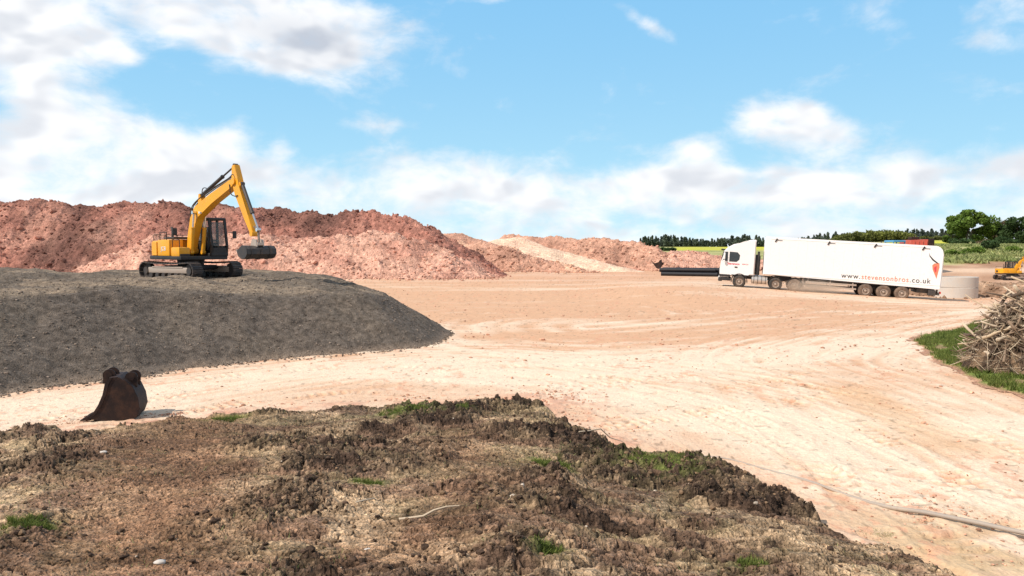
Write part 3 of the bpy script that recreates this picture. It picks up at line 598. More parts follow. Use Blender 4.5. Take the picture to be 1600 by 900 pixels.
# ------------------------------------------------------------------ tracked excavator
def wheel_like(bm, p, r, w, seg=20): cyl(bm, (p[0], p[1] - w / 2, p[2]), (p[0], p[1] + w / 2, p[2]), r, r, seg)
def limb(bm, pts, w, bev=0.02):
    """box-section limb: pts = (x, z, height) stations"""
    top = []; bot = []
    for i, (x, z, h) in enumerate(pts):
        a = Vector((pts[min(i + 1, len(pts) - 1)][0] - pts[max(i - 1, 0)][0], pts[min(i + 1, len(pts) - 1)][1] - pts[max(i - 1, 0)][1])).normalized()
        nx, nz = -a.y, a.x; top.append((x + nx * h / 2, z + nz * h / 2)); bot.append((x - nx * h / 2, z - nz * h / 2))
    prism(bm, top + bot[::-1], -w / 2, w / 2, bev)
def make_excavator(label, loc, yaw, pose, trackyaw=0.0, scale=1.0, grading=True, mark=True):
    t = thing('excavator', label, 'excavator', loc, (0, 0, yaw)); t.scale = (scale,) * 3
    L = 3.75; gw = 2.15; r = 0.36
    Mt = Euler((0, 0, trackyaw)).to_matrix()
    def spin(bm):
        for v in bm.verts: v.co = Mt @ v.co
        return bm
    for sgn in (-1, 1):
        yc = sgn * gw / 2; n = 46; bm = bmesh.new(); half = L / 2 - r; per = 4 * half + 2 * math.pi * r
        for i in range(n):
            s = per * i / n
            if s < 2 * half: p = (-half + s, r * 2); a = 0
            elif s < 2 * half + math.pi * r: th = (s - 2 * half) / r; p = (half + r * math.sin(th), r + r * math.cos(th)); a = -th
            elif s < 4 * half + math.pi * r: p = (half - (s - 2 * half - math.pi * r), 0.0); a = -math.pi
            else: th = (s - 4 * half - math.pi * r) / r; p = (-half - r * math.sin(th), r - r * math.cos(th)); a = -math.pi - th
            z = p[1] + 0.02; sag = -0.05 * math.cos(p[0] / half * 1.5) if a == 0 else 0
            box(bm, (p[0], yc, z + sag), (per / n * 0.93, 0.52, 0.045), 0, (0, -a, 0))
            o_ = Vector((math.sin(-a) * 0.035, 0, math.cos(a) * 0.035)); box(bm, (p[0] + o_.x, yc, z + sag + o_.z), (0.02, 0.5, 0.04), 0, (0, -a, 0))
        bm2 = spin(bm); tr = obj('track', bm2, M['track'], t)
        bm = bmesh.new(); box(bm, (0, yc, 0.40), (L - 1.0, 0.30, 0.26), 0.04); box(bm, (0, yc, 0.53), (L - 1.6, 0.34, 0.07), 0.02)
        obj('track_frame', spin(bm), M['alloy'], t, 30)
        for ww in ((-half, 0.33), (half, 0.33)):
            bm = bmesh.new(); wheel_like(bm, (ww[0], yc, r + 0.02), ww[1], 0.2, 24); wheel_like(bm, (ww[0], yc + sgn * 0.06, r + 0.02), 0.16, 0.24, 16); obj('sprocket', spin(bm), M['steel'], t, 40)
        bm = bmesh.new()
        for k in range(6): wheel_like(bm, (-1.1 + 0.44 * k, yc, 0.17), 0.12, 0.42, 14)
        obj('rollers', spin(bm), M['steel'], t, 40)
    bm = bmesh.new(); box(bm, (0, 0, 0.5), (1.5, 1.7, 0.22), 0.05); cyl(bm, (0, 0, 0.55), (0, 0, 0.86), 0.55, 0.6, 24); obj('undercarriage', spin(bm), M['black'], t, 30)
    # superstructure, +x forward, +y left
    bm = bmesh.new(); box(bm, (-0.22, 0, 0.95), (3.0, 2.2, 0.16), 0.03); obj('turntable_deck', bm, M['black'], t, 30)
    bm = bmesh.new()
    arc = [(-1.0, 1.08), (-1.65, 1.05)] + [(-1.95, 0.75), (-2.03, 0.3), (-2.03, -0.3), (-1.95, -0.75)] + [(-1.65, -1.05), (-1.0, -1.08)]
    A = [bm.verts.new((x, y, 1.0)) for x, y in arc]; B = [bm.verts.new((x, y, 1.72)) for x, y in arc]
    bm.faces.new(A); bm.faces.new(B[::-1])
    for i in range(len(arc)): j = (i + 1) % len(arc); bm.faces.new((A[i], A[j], B[j], B[i]))
    bmesh.ops.bevel(bm, geom=bm.edges[:], offset=0.06, segments=3, affect='EDGES'); cw = obj('counterweight', bm, M['yellow'], t, 40)
    bm = bmesh.new()
    box(bm, (-1.98, 0, 1.30), (0.12, 0.5, 0.3), 0.02); obj('rear_grille', bm, M['black'], cw)
    bm = bmesh.new(); box(bm, (-0.42, -0.74, 1.40), (1.14, 0.66, 0.74), 0.06); box(bm, (-0.62, 0.25, 1.44), (0.76, 1.3, 0.68), 0.06); hood = obj('engine_cover', bm, M['yellow'], t, 40)
    bm = bmesh.new(); box(bm, (-0.45, -0.2, 1.84), (1.0, 1.2, 0.08), 0.02)
    for k in range(6): box(bm, (-0.85 + k * 0.13, -0.2, 1.885), (0.04, 1.0, 0.03), 0)
    obj('top_vents', bm, M['steel'], hood)
    bm = bmesh.new(); cyl(bm, (-1.2, -0.25, 1.7), (-1.2, -0.25, 2.25), 0.06, 0.05, 12); cyl(bm, (-1.2, -0.25, 2.2), (-1.28, -0.25, 2.36), 0.05, 0.05, 12); obj('exhaust_pipe', bm, M['steel'], t, 40)
    bm = bmesh.new(); tube(bm, [(-0.1, -1.05, 1.75), (-0.1, -1.05, 2.1), (-0.75, -1.05, 2.1), (-0.75, -1.05, 1.75)], 0.02, 6); tube(bm, [(-1.7, 0.9, 1.7), (-1.7, 0.9, 2.0), (-1.7, -0.9, 2.0), (-1.7, -0.9, 1.7)], 0.02, 6); obj('handrail', bm, M['black'], t, 40)
    bm = bmesh.new(); box(bm, (0.62, -0.78, 1.22), (0.78, 0.52, 0.42), 0.07); obj('tool_box', bm, M['yellow'], t, 40)
    bm = bmesh.new(); box(bm, (1.04, -0.78, 1.08), (0.06, 0.44, 0.1), 0.01); tube(bm, [(0.95, -0.98, 1.1), (0.95, -0.98, 1.75), (0.3, -0.98, 1.75), (0.3, -0.98, 1.3)], 0.018, 6); obj('step', bm, M['black'], t)
    bm = bmesh.new(); cyl(bm, (0.9, -1.0, 1.75), (0.9, -1.12, 2.0), 0.015, 0.015, 6); box(bm, (0.9, -1.15, 2.12), (0.05, 0.2, 0.3), 0.02); obj('mirror', bm, M['black'], t)
    # cab : posts, roof, glass, seat
    x0, x1, y0, y1, z0, z1 = -0.28, 1.32, 0.30, 1.12, 1.03, 2.68
    bm = bmesh.new()
    def post(a, b, w=0.09): 
        a = Vector(a); b = Vector(b); d = b - a; box(bm, (a + b) / 2, (w, w, d.length), 0.015, d.to_track_quat('Z', 'Y').to_euler())
    for y in (y0 + 0.04, y1 - 0.04):
        post((x0 + .04, y, z0), (x0 + .06, y, z1)); post((x0 + .72, y, z0), (x0 + .70, y, z1), 0.07); post((x1 - .02, y, z0 + 0.45), (x1 - 0.24, y, z1)); post((x1 - .10, y, z0), (x1 - .02, y, z0 + .47))
    box(bm, ((x0 + x1) / 2, (y0 + y1) / 2, z0 + 0.06), (x1 - x0, y1 - y0, 0.14), 0.03)
    box(bm, (x0 + 0.37, y1 - 0.03, z0 + 0.33), (0.66, 0.05, 0.6), 0.02); box(bm, (x0 + 0.37, y0 + 0.03, z0 + 0.33), (0.66, 0.05, 0.6), 0.02); box(bm, (x0 + 0.03, (y0 + y1) / 2, z0 + 0.4), (0.05, y1 - y0, 0.75), 0.02)
    box(bm, (x0 + 1.10, y1 - 0.03, z0 + 0.25), (0.86, 0.05, 0.42), 0.02); box(bm, (x1 - 0.05, (y0 + y1) / 2, z0 + 0.22), (0.05, y1 - y0 - 0.05, 0.32), 0.02)
    cab = obj('cab', bm, M['black'], t)
    bm = bmesh.new(); box(bm, ((x0 + x1) / 2 - 0.1, (y0 + y1) / 2, z1 + 0.03), (x1 - x0 - 0.14, y1 - y0 + 0.04, 0.12), 0.05); obj('roof', bm, M['black'], cab, 40)
    for yy_ in (y0 + 0.035, y1 - 0.035):
        bm = bmesh.new(); box(bm, (x0 + 0.38, yy_, z0 + 1.12), (0.58, 0.012, 0.9)); box(bm, (x0 + 1.0, yy_, z0 + 1.05), (0.5, 0.012, 1.0)); obj('side_window', bm, M['clear'], cab)
    bm = bmesh.new(); box(bm, (x1 - 0.14, (y0 + y1) / 2, z0 + 1.0), (0.012, y1 - y0 - 0.14, 1.12), 0, (0, -0.19, 0)); obj('windscreen', bm, M['clear'], cab)
    bm = bmesh.new(); box(bm, (x0 + 0.45, (y0 + y1) / 2, z0 + 0.5), (0.5, 0.5, 0.14), 0.04); box(bm, (x0 + 0.22, (y0 + y1) / 2, z0 + 0.95), (0.12, 0.48, 0.8), 0.05, (0, -0.12, 0)); box(bm, (x0 + 0.9, (y0 + y1) / 2 - .2, z0 + 0.55), (0.1, 0.1, 0.6), 0.02); box(bm, (x0 + 0.55, (y0 + y1) / 2 + 0.3, z0 + .7), (0.45, 0.08, 0.1), 0.02); obj('seat', bm, M['steel'], cab, 40)
    bm = bmesh.new(); cyl(bm, (x1 + 0.0, y1 + 0.02, 2.1), (x1 + 0.16, y1 + 0.2, 2.1), 0.015, 0.015, 6); box(bm, (x1 + 0.18, y1 + 0.22, 2.0), (0.05, 0.18, 0.34), 0.02); obj('mirror', bm, M['black'], cab)
    # boom
    A, Bd, T = pose['foot'], pose['bend'], pose['tip']; Tt, S = pose['sticktop'], pose['stickend']; yb = -0.12
    def sh(bm, dy=yb):
        for v in bm.verts: v.co.y += dy
        return bm
    bm = bmesh.new(); mid = (Bd[0] * 0.55 + T[0] * 0.45, Bd[1] * 0.5 + T[1] * 0.5 + 0.06)
    limb(bm, [(A[0], A[1], 0.30), (A[0] * 0.6 + Bd[0] * 0.4 - 0.05, A[1] * 0.6 + Bd[1] * 0.4, 0.40), (Bd[0] - 0.03, Bd[1] - 0.12, 0.54), (Bd[0] + 0.28, Bd[1] + 0.26, 0.54), (mid[0], mid[1], 0.43), (T[0] * 0.85 + mid[0] * 0.15, T[1] * 0.85 + mid[1] * 0.15, 0.34), (T[0], T[1], 0.26)], 0.34, 0.02)
    cyl(bm, (A[0], -0.25, A[1]), (A[0], 0.25, A[1]), 0.13, 0.13, 16); cyl(bm, (T[0], -0.21, T[1]), (T[0], 0.21, T[1]), 0.14, 0.14, 16)
    boom = obj('boom', sh(bm), M['yellow'], t, 30)
    bm = bmesh.new(); limb(bm, [(Tt[0], Tt[1], 0.22), (T[0] + 0.02, T[1] + 0.05, 0.50), (T[0] + 0.22, T[1] - 0.45, 0.42), (S[0] * 0.7 + T[0] * 0.3, S[1] * 0.7 + T[1] * 0.3, 0.32), (S[0], S[1], 0.2)], 0.26, 0.02)
    cyl(bm, (S[0], -0.16, S[1]), (S[0], 0.16, S[1]), 0.11, 0.11, 14); stick = obj('dipper_arm', sh(bm), M['yellow'], t, 30)
    def ram(p, q, r, parent, name, frac=0.58, dy=0.0):
        bm = bmesh.new(); p = Vector((p[0], dy, p[1])); q = Vector((q[0], dy, q[1])); m_ = p.lerp(q, frac)
        cyl(bm, p, m_, r, r, 14); cyl(bm, m_, m_ + (q - p).normalized() * 0.06, r * 1.2, r * 1.2, 14); cyl(bm, (p.x, dy - 0.08, p.z), (p.x, dy + 0.08, p.z), r * 1.1, r * 1.1, 12)
        o_ = obj(name, sh(bm), M['steel'] if name != 'boom_ram' else M['yellow'], parent, 40)
        bm = bmesh.new(); cyl(bm, m_, q, r * 0.5, r * 0.5, 12); cyl(bm, (q.x, dy - 0.09, q.z), (q.x, dy + 0.09, q.z), r, r, 12); obj('piston_rod', sh(bm), M['chrome'] if name != 'dipper_ram' else M['steel'], o_, 40)
    for dy in (-0.27, 0.27): ram((A[0] + 0.5, A[1] - 0.05), (Bd[0] + 0.30, Bd[1] + 0.22), 0.085, t, 'boom_ram', 0.6, dy)
    q = (Bd[0] + 0.50, Bd[1] + 0.98); ram(q, (Tt[0] - 0.02, Tt[1]), 0.075, t, 'dipper_ram', 0.62)
    bm = bmesh.new(); prism(bm, [(q[0] - 0.15, q[1] - 0.55), (q[0] + 0.30, q[1] - 0.42), (q[0] + 0.05, q[1] + 0.06), (q[0] - 0.06, q[1] + 0.06)], -0.12, 0.12, 0.01); obj('ram_bracket', sh(bm), M['yellow'], boom)
    bp = (T[0] + 0.42, T[1] - 0.12); bl = (S[0] + 0.30, S[1] + 0.16); ram(bp, bl, 0.075, t, 'bucket_ram', 0.62)
    bm = bmesh.new(); prism(bm, [(T[0] + 0.05, T[1] - 0.1), (T[0] + 0.2, T[1] - 0.45), (bp[0] + 0.04, bp[1] - 0.05), (bp[0], bp[1] + 0.08)], -0.10, 0.10, 0.01); obj('ram_bracket', sh(bm), M['yellow'], stick)
    # hoses
    bm = bmesh.new()
    for dy in (-0.12, -0.06, 0.03):
        tube(bm, spline([(Bd[0] - 0.32, dy, Bd[1] - 0.1), (Bd[0] - 0.1, dy, Bd[1] + 0.55), (mid[0] - 0.2, dy, mid[1] + 0.36), (T[0] - 0.5, dy, T[1] + 0.14), (T[0] - 0.1, dy, T[1] + 0.30), (T[0] + 0.1, dy, T[1] + 0.1)], 5), 0.022, 6)
    tube(bm, spline([(T[0] - 0.25, -0.2, T[1] - 0.12), (T[0] - 0.15, -0.2, T[1] - 0.5), (T[0] + 0.1, -0.18, T[1] - 0.62), (T[0] + 0.3, -0.15, T[1] - 0.6)], 5), 0.022, 6)
    tube(bm, spline([(Bd[0] + .3, 0.1, Bd[1] + .5), (q[0] - 0.1, 0.1, q[1] + 0.28), (q[0] + 0.35, 0.1, q[1] + 0.3)], 5), 0.02, 6)
    obj('hydraulic_hoses', sh(bm), M['black'], boom, 60)
    bm = bmesh.new(); box(bm, (Bd[0] + 0.75, -0.22, Bd[1] + 0.2), (0.12, 0.1, 0.1), 0.02); obj('work_lamp', sh(bm), M['clear_lens'], boom)
    # linkage and bucket
    bc = pose['bucket']
    bm = bmesh.new()
    for dy in (-0.13, 0.13): limb(bm, [(S[0] - 0.02, S[1] + 0.30, 0.07), (bl[0], bl[1], 0.1)], 0.05, 0); limb(bm, [(bl[0], bl[1], 0.1), (bc[0] + 0.16, bc[1] + 0.28, 0.09)], 0.05, 0)
    box(bm, (bc[0] + 0.04, 0, bc[1] + 0.30), (0.5, 0.3, 0.12), 0.02); prism(bm, [(bc[0] - 0.22, bc[1] + 0.2), (bc[0] + 0.28, bc[1] + 0.2), (bc[0] + 0.2, bc[1] + 0.48), (bc[0] - 0.1, bc[1] + 0.52)], -0.17, -0.12); prism(bm, [(bc[0] - 0.22, bc[1] + 0.2), (bc[0] + 0.28, bc[1] + 0.2), (bc[0] + 0.2, bc[1] + 0.48), (bc[0] - 0.1, bc[1] + 0.52)], 0.12, 0.17)
    obj('quick_hitch', sh(bm), M['alloy'], t)
    hw = 0.66 if grading else 0.4
    shell = [(-0.42, 0.02), (-0.30, -0.20), (-0.05, -0.31), (0.20, -0.27), (0.36, -0.10), (0.34, 0.10), (0.20, 0.22), (-0.02, 0.24)]
    outer = [(bc[0] + x, bc[1] + z) for x, z in shell]; inner = [(bc[0] + x * 0.90 - 0.01, bc[1] + z * 0.86 + 0.0) for x, z in shell]
    bm = bmesh.new(); prism(bm, outer + inner[::-1], -hw, hw, 0)
    for y in (-hw - 0.012, hw - 0.018): prism(bm, outer, y, y + 0.03, 0)
    bk = obj('bucket', sh(bm), M['steel'], t, 20)
    bm = bmesh.new()
    for y in (-0.42, 0.0, 0.42): prism(bm, [(bc[0] + x * 1.06, bc[1] + z * 1.06) for x, z in shell[1:7]] + [(bc[0] + x * 0.99, bc[1] + z * 0.99) for x, z in shell[1:7]][::-1], y - 0.05, y + 0.05, 0)
    obj('wear_strips', sh(bm), M['track'], bk)
    bm = bmesh.new(); box(bm, (bc[0] - 0.42, 0, bc[1] + 0.02), (0.14, hw * 2 + 0.03, 0.03), 0, (0, 0.9, 0)); obj('cutting_edge', sh(bm), M['alloy'], bk)
    if mark:
        label_text('maker_lettering', 'JCB', 0.26, M['white'], t, (-0.62, -1.078, 1.28), (R(90), 0, 0), sx=1.2)
    return t
def label_text(name, txt, size, mat, parent, loc, rot, sx=1.0, spacing=1.0, depth=0.004, align='LEFT', bold=0.0):
    cu = bpy.data.curves.new(name, 'FONT'); cu.body = txt; cu.size = size; cu.extrude = depth; cu.space_character = spacing; cu.align_x = align; cu.offset = bold
    o = bpy.data.objects.new(name, cu); C.objects.link(o)
    dg = bpy.context.evaluated_depsgraph_get(); dg.update()
    me = bpy.data.meshes.new_from_object(o.evaluated_get(dg)); bpy.data.objects.remove(o); bpy.data.curves.remove(cu)
    me.name = name; me.materials.clear(); me.materials.append(mat)
    o = bpy.data.objects.new(name, me); C.objects.link(o); o.parent = parent; o.location = loc; o.rotation_euler = rot; o.scale = (sx, 1, 1)
    return o
POSE = dict(foot=(0.35, 1.25), bend=(0.85, 2.75), tip=(4.35, 4.18), sticktop=(4.28, 4.86), stickend=(5.62, 1.98), bucket=(5.80, 1.26))
make_excavator('yellow tracked excavator with raised boom standing on the grey gravel heap', (-14.35, 33.2, 2.08), R(-40), POSE, R(10), 0.97)
POSE2 = dict(foot=(0.35, 1.25), bend=(1.1, 2.5), tip=(4.3, 3.9), sticktop=(4.2, 4.5), stickend=(5.6, 1.6), bucket=(5.7, 1.0))
xx2 = AT(1579, 440, 70)[0]
make_excavator('small yellow excavator half hidden behind the soil bank at right edge', (xx2, 70, 0.35), R(-4), POSE2, 0, 0.62, False, False)

# ------------------------------------------------------------------ articulated lorry
FX, FY, RX, RY = 16.8, 60.5, 32.4, 55.7
LL = math.hypot(RX - FX, RY - FY); yaw = math.atan2(RY - FY, RX - FX)
zf = 0.30; zr = -0.36 - 0.34; pit = math.atan2(zf - zr, LL)
lorry = thing('articulated_lorry', 'white articulated lorry with long box trailer driving left across the yard', 'lorry', (FX, FY, zf + 0.02), (0, pit, yaw))
# local x runs from the nose (0) to the tail (16.3); -y is the camera side
def tyre_wheel(x, y, sgn, dusty=False, r=0.5, w=0.30):
    bm = bmesh.new(); 
    pr = [(r * 0.56, -w / 2), (r * 0.80, -w / 2 - 0.015), (r * 0.95, -w / 2 + 0.01), (r, -w / 2 + 0.05), (r, w / 2 - 0.05), (r * 0.95, w / 2 - 0.01), (r * 0.80, w / 2 + 0.015), (r * 0.56, w / 2)]
    lathe(bm, pr, (x, y, r), 'y', 36)
    for k in range(36):
        a = 2 * math.pi * k / 36; box(bm, (x + (r + 0.002) * math.cos(a), y, r + (r + 0.002) * math.sin(a)), (0.022, w * 0.8, 0.045), 0, (0, -a, 0))
    t_ = obj('wheel', bm, M['tyred'] if dusty else M['tyre'], lorry, 40)
    bm = bmesh.new(); o = sgn
    lathe(bm, [(r * 0.57, y_ * 1.0) for y_ in (-w / 2 + 0.02, w / 2 - 0.02)] , (x, y, r), 'y', 28)
    lathe(bm, [(0.0005, o * (w / 2 - 0.16)), (r * 0.30, o * (w / 2 - 0.16)), (r * 0.34, o * (w / 2 - 0.05)), (r * 0.50, o * (w / 2 - 0.09)), (r * 0.575, o * (w / 2 - 0.01))], (x, y, r), 'y', 28)
    lathe(bm, [(0.0005, o * (w / 2 + 0.02)), (r * 0.16, o * (w / 2 + 0.01)), (r * 0.2, o * (w / 2 - 0.15))], (x, y, r), 'y', 20)
    for k in range(10): a = 2 * math.pi * k / 10; cyl(bm, (x + r * 0.27 * math.cos(a), y + o * (w / 2 - 0.17), r + r * 0.27 * math.sin(a)), (x + r * 0.27 * math.cos(a), y + o * (w / 2 - 0.11), r + r * 0.27 * math.sin(a)), 0.018, 0.018, 6)
    obj('rim', bm, M['alloy'], t_, 40)
for (x, d_) in ((1.62, False), (4.35, False), (5.75, True), (10.8, True), (12.05, True), (13.3, True)):
    for y, s in ((-1.08, -1), (1.08, 1)): tyre_wheel(x, y, s, d_)
# cab
bm = bmesh.new()
cp = [(0.10, 0.78), (0.06, 1.40), (0.12, 2.0), (0.30, 2.84), (0.58, 3.16), (1.0, 3.42), (1.45, 3.54), (1.80, 3.62), (2.20, 3.82), (2.62, 3.88), (2.70, 3.82), (2.70, 1.05), (2.35, 1.05), (2.30, 1.10), (1.0, 1.10), (0.9, 0.95), (0.78, 0.78)]
prism(bm, cp, -1.23, 1.23, 0.07); cab = obj('cab', bm, M['white'], lorry, 35)
bm = bmesh.new(); prism(bm, [(0.115, 2.03), (0.285, 2.80), (0.60, 2.80), (0.50, 2.03)], -1.19, 1.19, 0.02); 
for v in bm.verts: v.co.x -= 0.03
obj('windscreen', bm, M['glass'], cab)
for s in (-1, 1):
    bm = bmesh.new(); prism(bm, [(0.24, 2.06), (0.40, 2.80), (0.62, 2.80), (0.62, 2.06)], s * 1.225, s * 1.245); prism(bm, [(0.74, 2.04), (0.74, 2.82), (1.34, 2.80), (1.54, 2.58), (1.50, 2.22), (1.30, 2.04)], s * 1.225, s * 1.245); obj('side_window', bm, M['glass'], cab)
    bm = bmesh.new(); box(bm, (0.36, s * 1.40, 2.46), (0.14, 0.12, 0.52), 0.04); box(bm, (0.36, s * 1.40, 2.06), (0.14, 0.12, 0.18), 0.04); cyl(bm, (0.36, s * 1.2, 2.76), (0.36, s * 1.42, 2.74), 0.02, 0.02, 6); obj('mirror', bm, M['white'], cab, 40)
    bm = bmesh.new(); box(bm, (1.30, s * 1.245, 1.62), (0.22, 0.03, 0.10), 0.01); obj('door_handle', bm, M['black'], cab)
    bm = bmesh.new(); box(bm, (0.5, s * 1.13, 0.92), (0.85, 0.22, 0.20), 0.05); box(bm, (0.62, s * 1.14, 0.62), (0.7, 0.2, 0.22), 0.04); obj('step', bm, M['black'], cab, 40)
    bm = bmesh.new()
    n = 14
    for k in range(n):
        a = math.pi * k / (n - 1); box(bm, (1.62 + 0.60 * math.cos(a), s * 1.10, 0.5 + 0.60 * math.sin(a)), (0.06, 0.32, 0.18), 0.01, (0, -a, 0))
    obj('wheel_arch', bm, M['black'], cab, 40)
bm = bmesh.new(); box(bm, (0.16, 0, 0.60), (0.32, 2.40, 0.34), 0.08); obj('bumper', bm, M['black'], cab, 40)
bm = bmesh.new(); box(bm, (0.045, 0, 1.22), (0.04, 1.5, 0.62), 0.01)
for k in range(4): box(bm, (0.03, 0, 0.98 + 0.15 * k), (0.05, 1.4, 0.04), 0)
obj('grille', bm, M['black'], cab)
for s in (-1, 1):
    bm = bmesh.new(); box(bm, (0.05, s * 0.98, 0.72), (0.12, 0.36, 0.2), 0.04); obj('headlight', bm, M['clear_lens'], cab, 40)
bm = bmesh.new(); box(bm, (0.24, 0, 2.93), (0.34, 2.2, 0.12), 0.03, (0, 0.15, 0)); obj('sun_visor', bm, M['black'], cab, 40)
bm = bmesh.new(); box(bm, (1.62, 0, 1.0), (1.9, 2.3, 0.14), 0.02); box(bm, (2.9, 0, 1.9), (0.3, 1.9, 1.6), 0.02)
cyl(bm, (2.95, -0.95, 1.1), (2.95, -0.95, 2.95), 0.09, 0.09, 12); cyl(bm, (3.05, -0.6, 1.1), (3.05, -0.6, 2.6), 0.06, 0.06, 10); obj('cab_rear_gear', bm, M['black'], cab, 40)
bm = bmesh.new()
for k in range(3): tube(bm, spline([(2.75, -0.3 + 0.2 * k, 2.2), (2.95, -0.3 + 0.2 * k, 1.6), (3.25, -0.3 + 0.2 * k, 1.5), (3.4, -0.3 + .2 * k, 1.9)], 5), 0.03, 6)
obj('air_lines', bm, M['red_paint'], cab, 60)
bm = bmesh.new(); box(bm, (3.9, 0, 0.85), (5.4, 0.9, 0.26), 0.02); box(bm, (4.9, 0, 1.08), (1.2, 1.0, 0.14), 0.03); obj('chassis', bm, M['steel'], lorry)
for s in (-1, 1):
    bm = bmesh.new(); cyl(bm, (2.55, s * 0.95, 0.72), (3.72, s * 0.95, 0.72), 0.30, 0.30, 24); ft = obj('fuel_tank', bm, M['tank'], lorry, 40)
    bm = bmesh.new()
    for k in range(4): cyl(bm, (2.70 + 0.29 * k, s * 0.95, 0.72), (2.74 + 0.29 * k, s * 0.95, 0.72), 0.312, 0.312, 24)
    obj('tank_straps', bm, M['steel'], ft, 40)
    for x in (4.35, 5.75):
        bm = bmesh.new()
        for k in range(12): a = math.pi * (0.08 + 0.84 * k / 11); box(bm, (x + 0.58 * math.cos(a), s * 1.05, 0.5 + 0.58 * math.sin(a)), (0.03, 0.34, 0.16), 0, (0, -a, 0))
        obj('mudguard', bm, M['black'], lorry)
label_text('cab_lettering', 'Stevenson', 0.24, M['red_ink'], cab, (0.62, -1.236, 1.80), (R(90), 0, 0), 1.0, 0.95, bold=0.004)
label_text('cab_lettering', 'BROS HAULAGE'[:4], 0.13, M['red_ink'], cab, (1.75, -1.236, 1.84), (R(90), 0, 0), 1.5)
# trailer body
tb0, tb1 = 3.36, 15.80; zb, zt = 1.10, 4.16
prof = [(tb0, zb + 0.1), (tb0, zt - 0.06), (tb0 + 0.06, zt)] + [(tb1 - 0.55 + 0.55 * math.sin(a), zt - 0.55 + 0.55 * math.cos(a)) for a in np.linspace(0, math.pi / 2, 7)] + [(tb1, zb - 0.12), (tb1 - 0.1, zb - 0.16), (tb1 - 1.5, zb - 0.10), (tb1 - 5.6, zb - 0.02)]
bm = bmesh.new(); prism(bm, prof, -1.26, 1.26, 0.03); body = obj('trailer_body', bm, M['trailer_white'], lorry, 30)
bm = bmesh.new()
for s in (-1, 1):
    box(bm, ((tb0 + tb1) / 2 - 0.4, s * 1.268, zt - 0.14), (tb1 - tb0 - 1.6, 0.02, 0.05), 0.004); box(bm, ((tb0 + tb1) / 2, s * 1.268, zb + 0.16), (tb1 - tb0 - 0.1, 0.02, 0.05), 0.004)
    for k in range(18): box(bm, (tb0 + 0.4 + k * 0.66, s * 1.262, (zb + zt) / 2), (0.03, 0.012, zt - zb - 0.6), 0.002)
obj('side_trim', bm, M['trailer_white'], body)
for k, x in enumerate((4.15, 7.95, 11.2, 14.45)):
    bm = bmesh.new(); box(bm, (x, -1.285, zt - 0.24), (0.10, 0.05, 0.30), 0.01, (0, 0.5, 0)); box(bm, (x + 0.25, -1.28, zt - 0.24), (0.4, 0.02, 0.03), 0); obj('tarpaulin_arm', bm, M['black'], body)
bm = bmesh.new(); box(bm, (9.5, 0, zb - 0.16), (12.2, 0.95, 0.20), 0.02); box(bm, (11.0, 0, zb - 0.07), (9.2, 2.42, 0.05), 0); box(bm, (11.9, 0, 0.72), (4.0, 1.1, 0.30), 0.04); obj('trailer_chassis', bm, M['steel'], lorry)
for s in (-1, 1):
    bm = bmesh.new()
    for z in (0.55, 0.85): box(bm, (8.35, s * 1.20, z), (3.6, 0.04, 0.12), 0.01)
    for x in (6.7, 8.3, 9.9): box(bm, (x, s * 1.16, 0.82), (0.07, 0.05, 0.66), 0.01)
    obj('side_guard', bm, M['alloy'], lorry)
    bm = bmesh.new(); box(bm, (6.35, s * 0.95, 0.72), (0.14, 0.14, 0.75), 0.02); box(bm, (6.35, s * 0.95, 0.34), (0.3, 0.25, 0.04), 0.01); obj('landing_leg', bm, M['alloy'], lorry)
bm = bmesh.new(); box(bm, (14.75, 0, 0.78), (0.9, 1.9, 0.34), 0.04); box(bm, (15.74, 0, 0.62), (0.12, 2.4, 0.2), 0.02); box(bm, (15.7, -0.8, 0.85), (0.1, 0.1, 0.4), 0); box(bm, (15.7, 0.8, 0.85), (0.1, 0.1, 0.4), 0)
box(bm, (15.3, -1.0, 0.68), (0.5, 0.4, 0.42), 0.04); obj('rear_underrun', bm, M['steel'], lorry)
for s in (-1, 1):
    bm = bmesh.new(); box(bm, (15.86, s * 1.0, 0.72), (0.08, 0.36, 0.16), 0.02); obj('tail_light', bm, M['red_lens'], lorry)
bm = bmesh.new(); box(bm, (tb1 + 0.03, 0, 2.35), (0.06, 2.4, 2.4), 0.01)
for y in (-0.9, -0.35, 0.35, 0.9): cyl(bm, (tb1 + 0.08, y, 1.15), (tb1 + 0.08, y, 3.4), 0.02, 0.02, 8)
obj('rear_doors', bm, M['white'], body)
Zt = zb + 0.26; S_ = 0.54
def textfit(txt, x0, x1, mat, name):
    o = label_text(name, txt, S_, mat, body, (x0, -1.272, 0), (R(90), 0, 0), 1.0, 1.16, bold=0.0)
    w = o.dimensions.x if o.dimensions.x > 0 else 1; xs = [v.co.x for v in o.data.vertices]; w = max(xs) - min(xs); k = (x1 - x0) / w
    o.scale = (k, 1, 1); o.location = (x0 - min(xs) * k, -1.272, Zt); return o
textfit('www.', 9.02, 10.35, M['ink'], 'website_lettering'); textfit('stevensonbros', 10.45, 13.65, M['orange'], 'website_lettering'); textfit('.co.uk', 13.75, 15.12, M['ink'], 'website_lettering')
bm = bmesh.new(); prism(bm, [(15.13, 2.72), (15.25, 2.86), (15.58, 2.9), (15.61, 2.6), (15.55, 2.2), (15.49, 1.75), (15.37, 2.0), (15.18, 2.4)], -1.270, -1.262); lg = obj('chilli_emblem', bm, M['orange'], body)
bm = bmesh.new(); prism(bm, [(15.25, 2.55), (15.41, 2.7), (15.43, 2.3), (15.35, 2.2)], -1.276, -1.271); obj('emblem_red_patch', bm, M['red_ink'], lg)  # darker red patch printed on the emblem
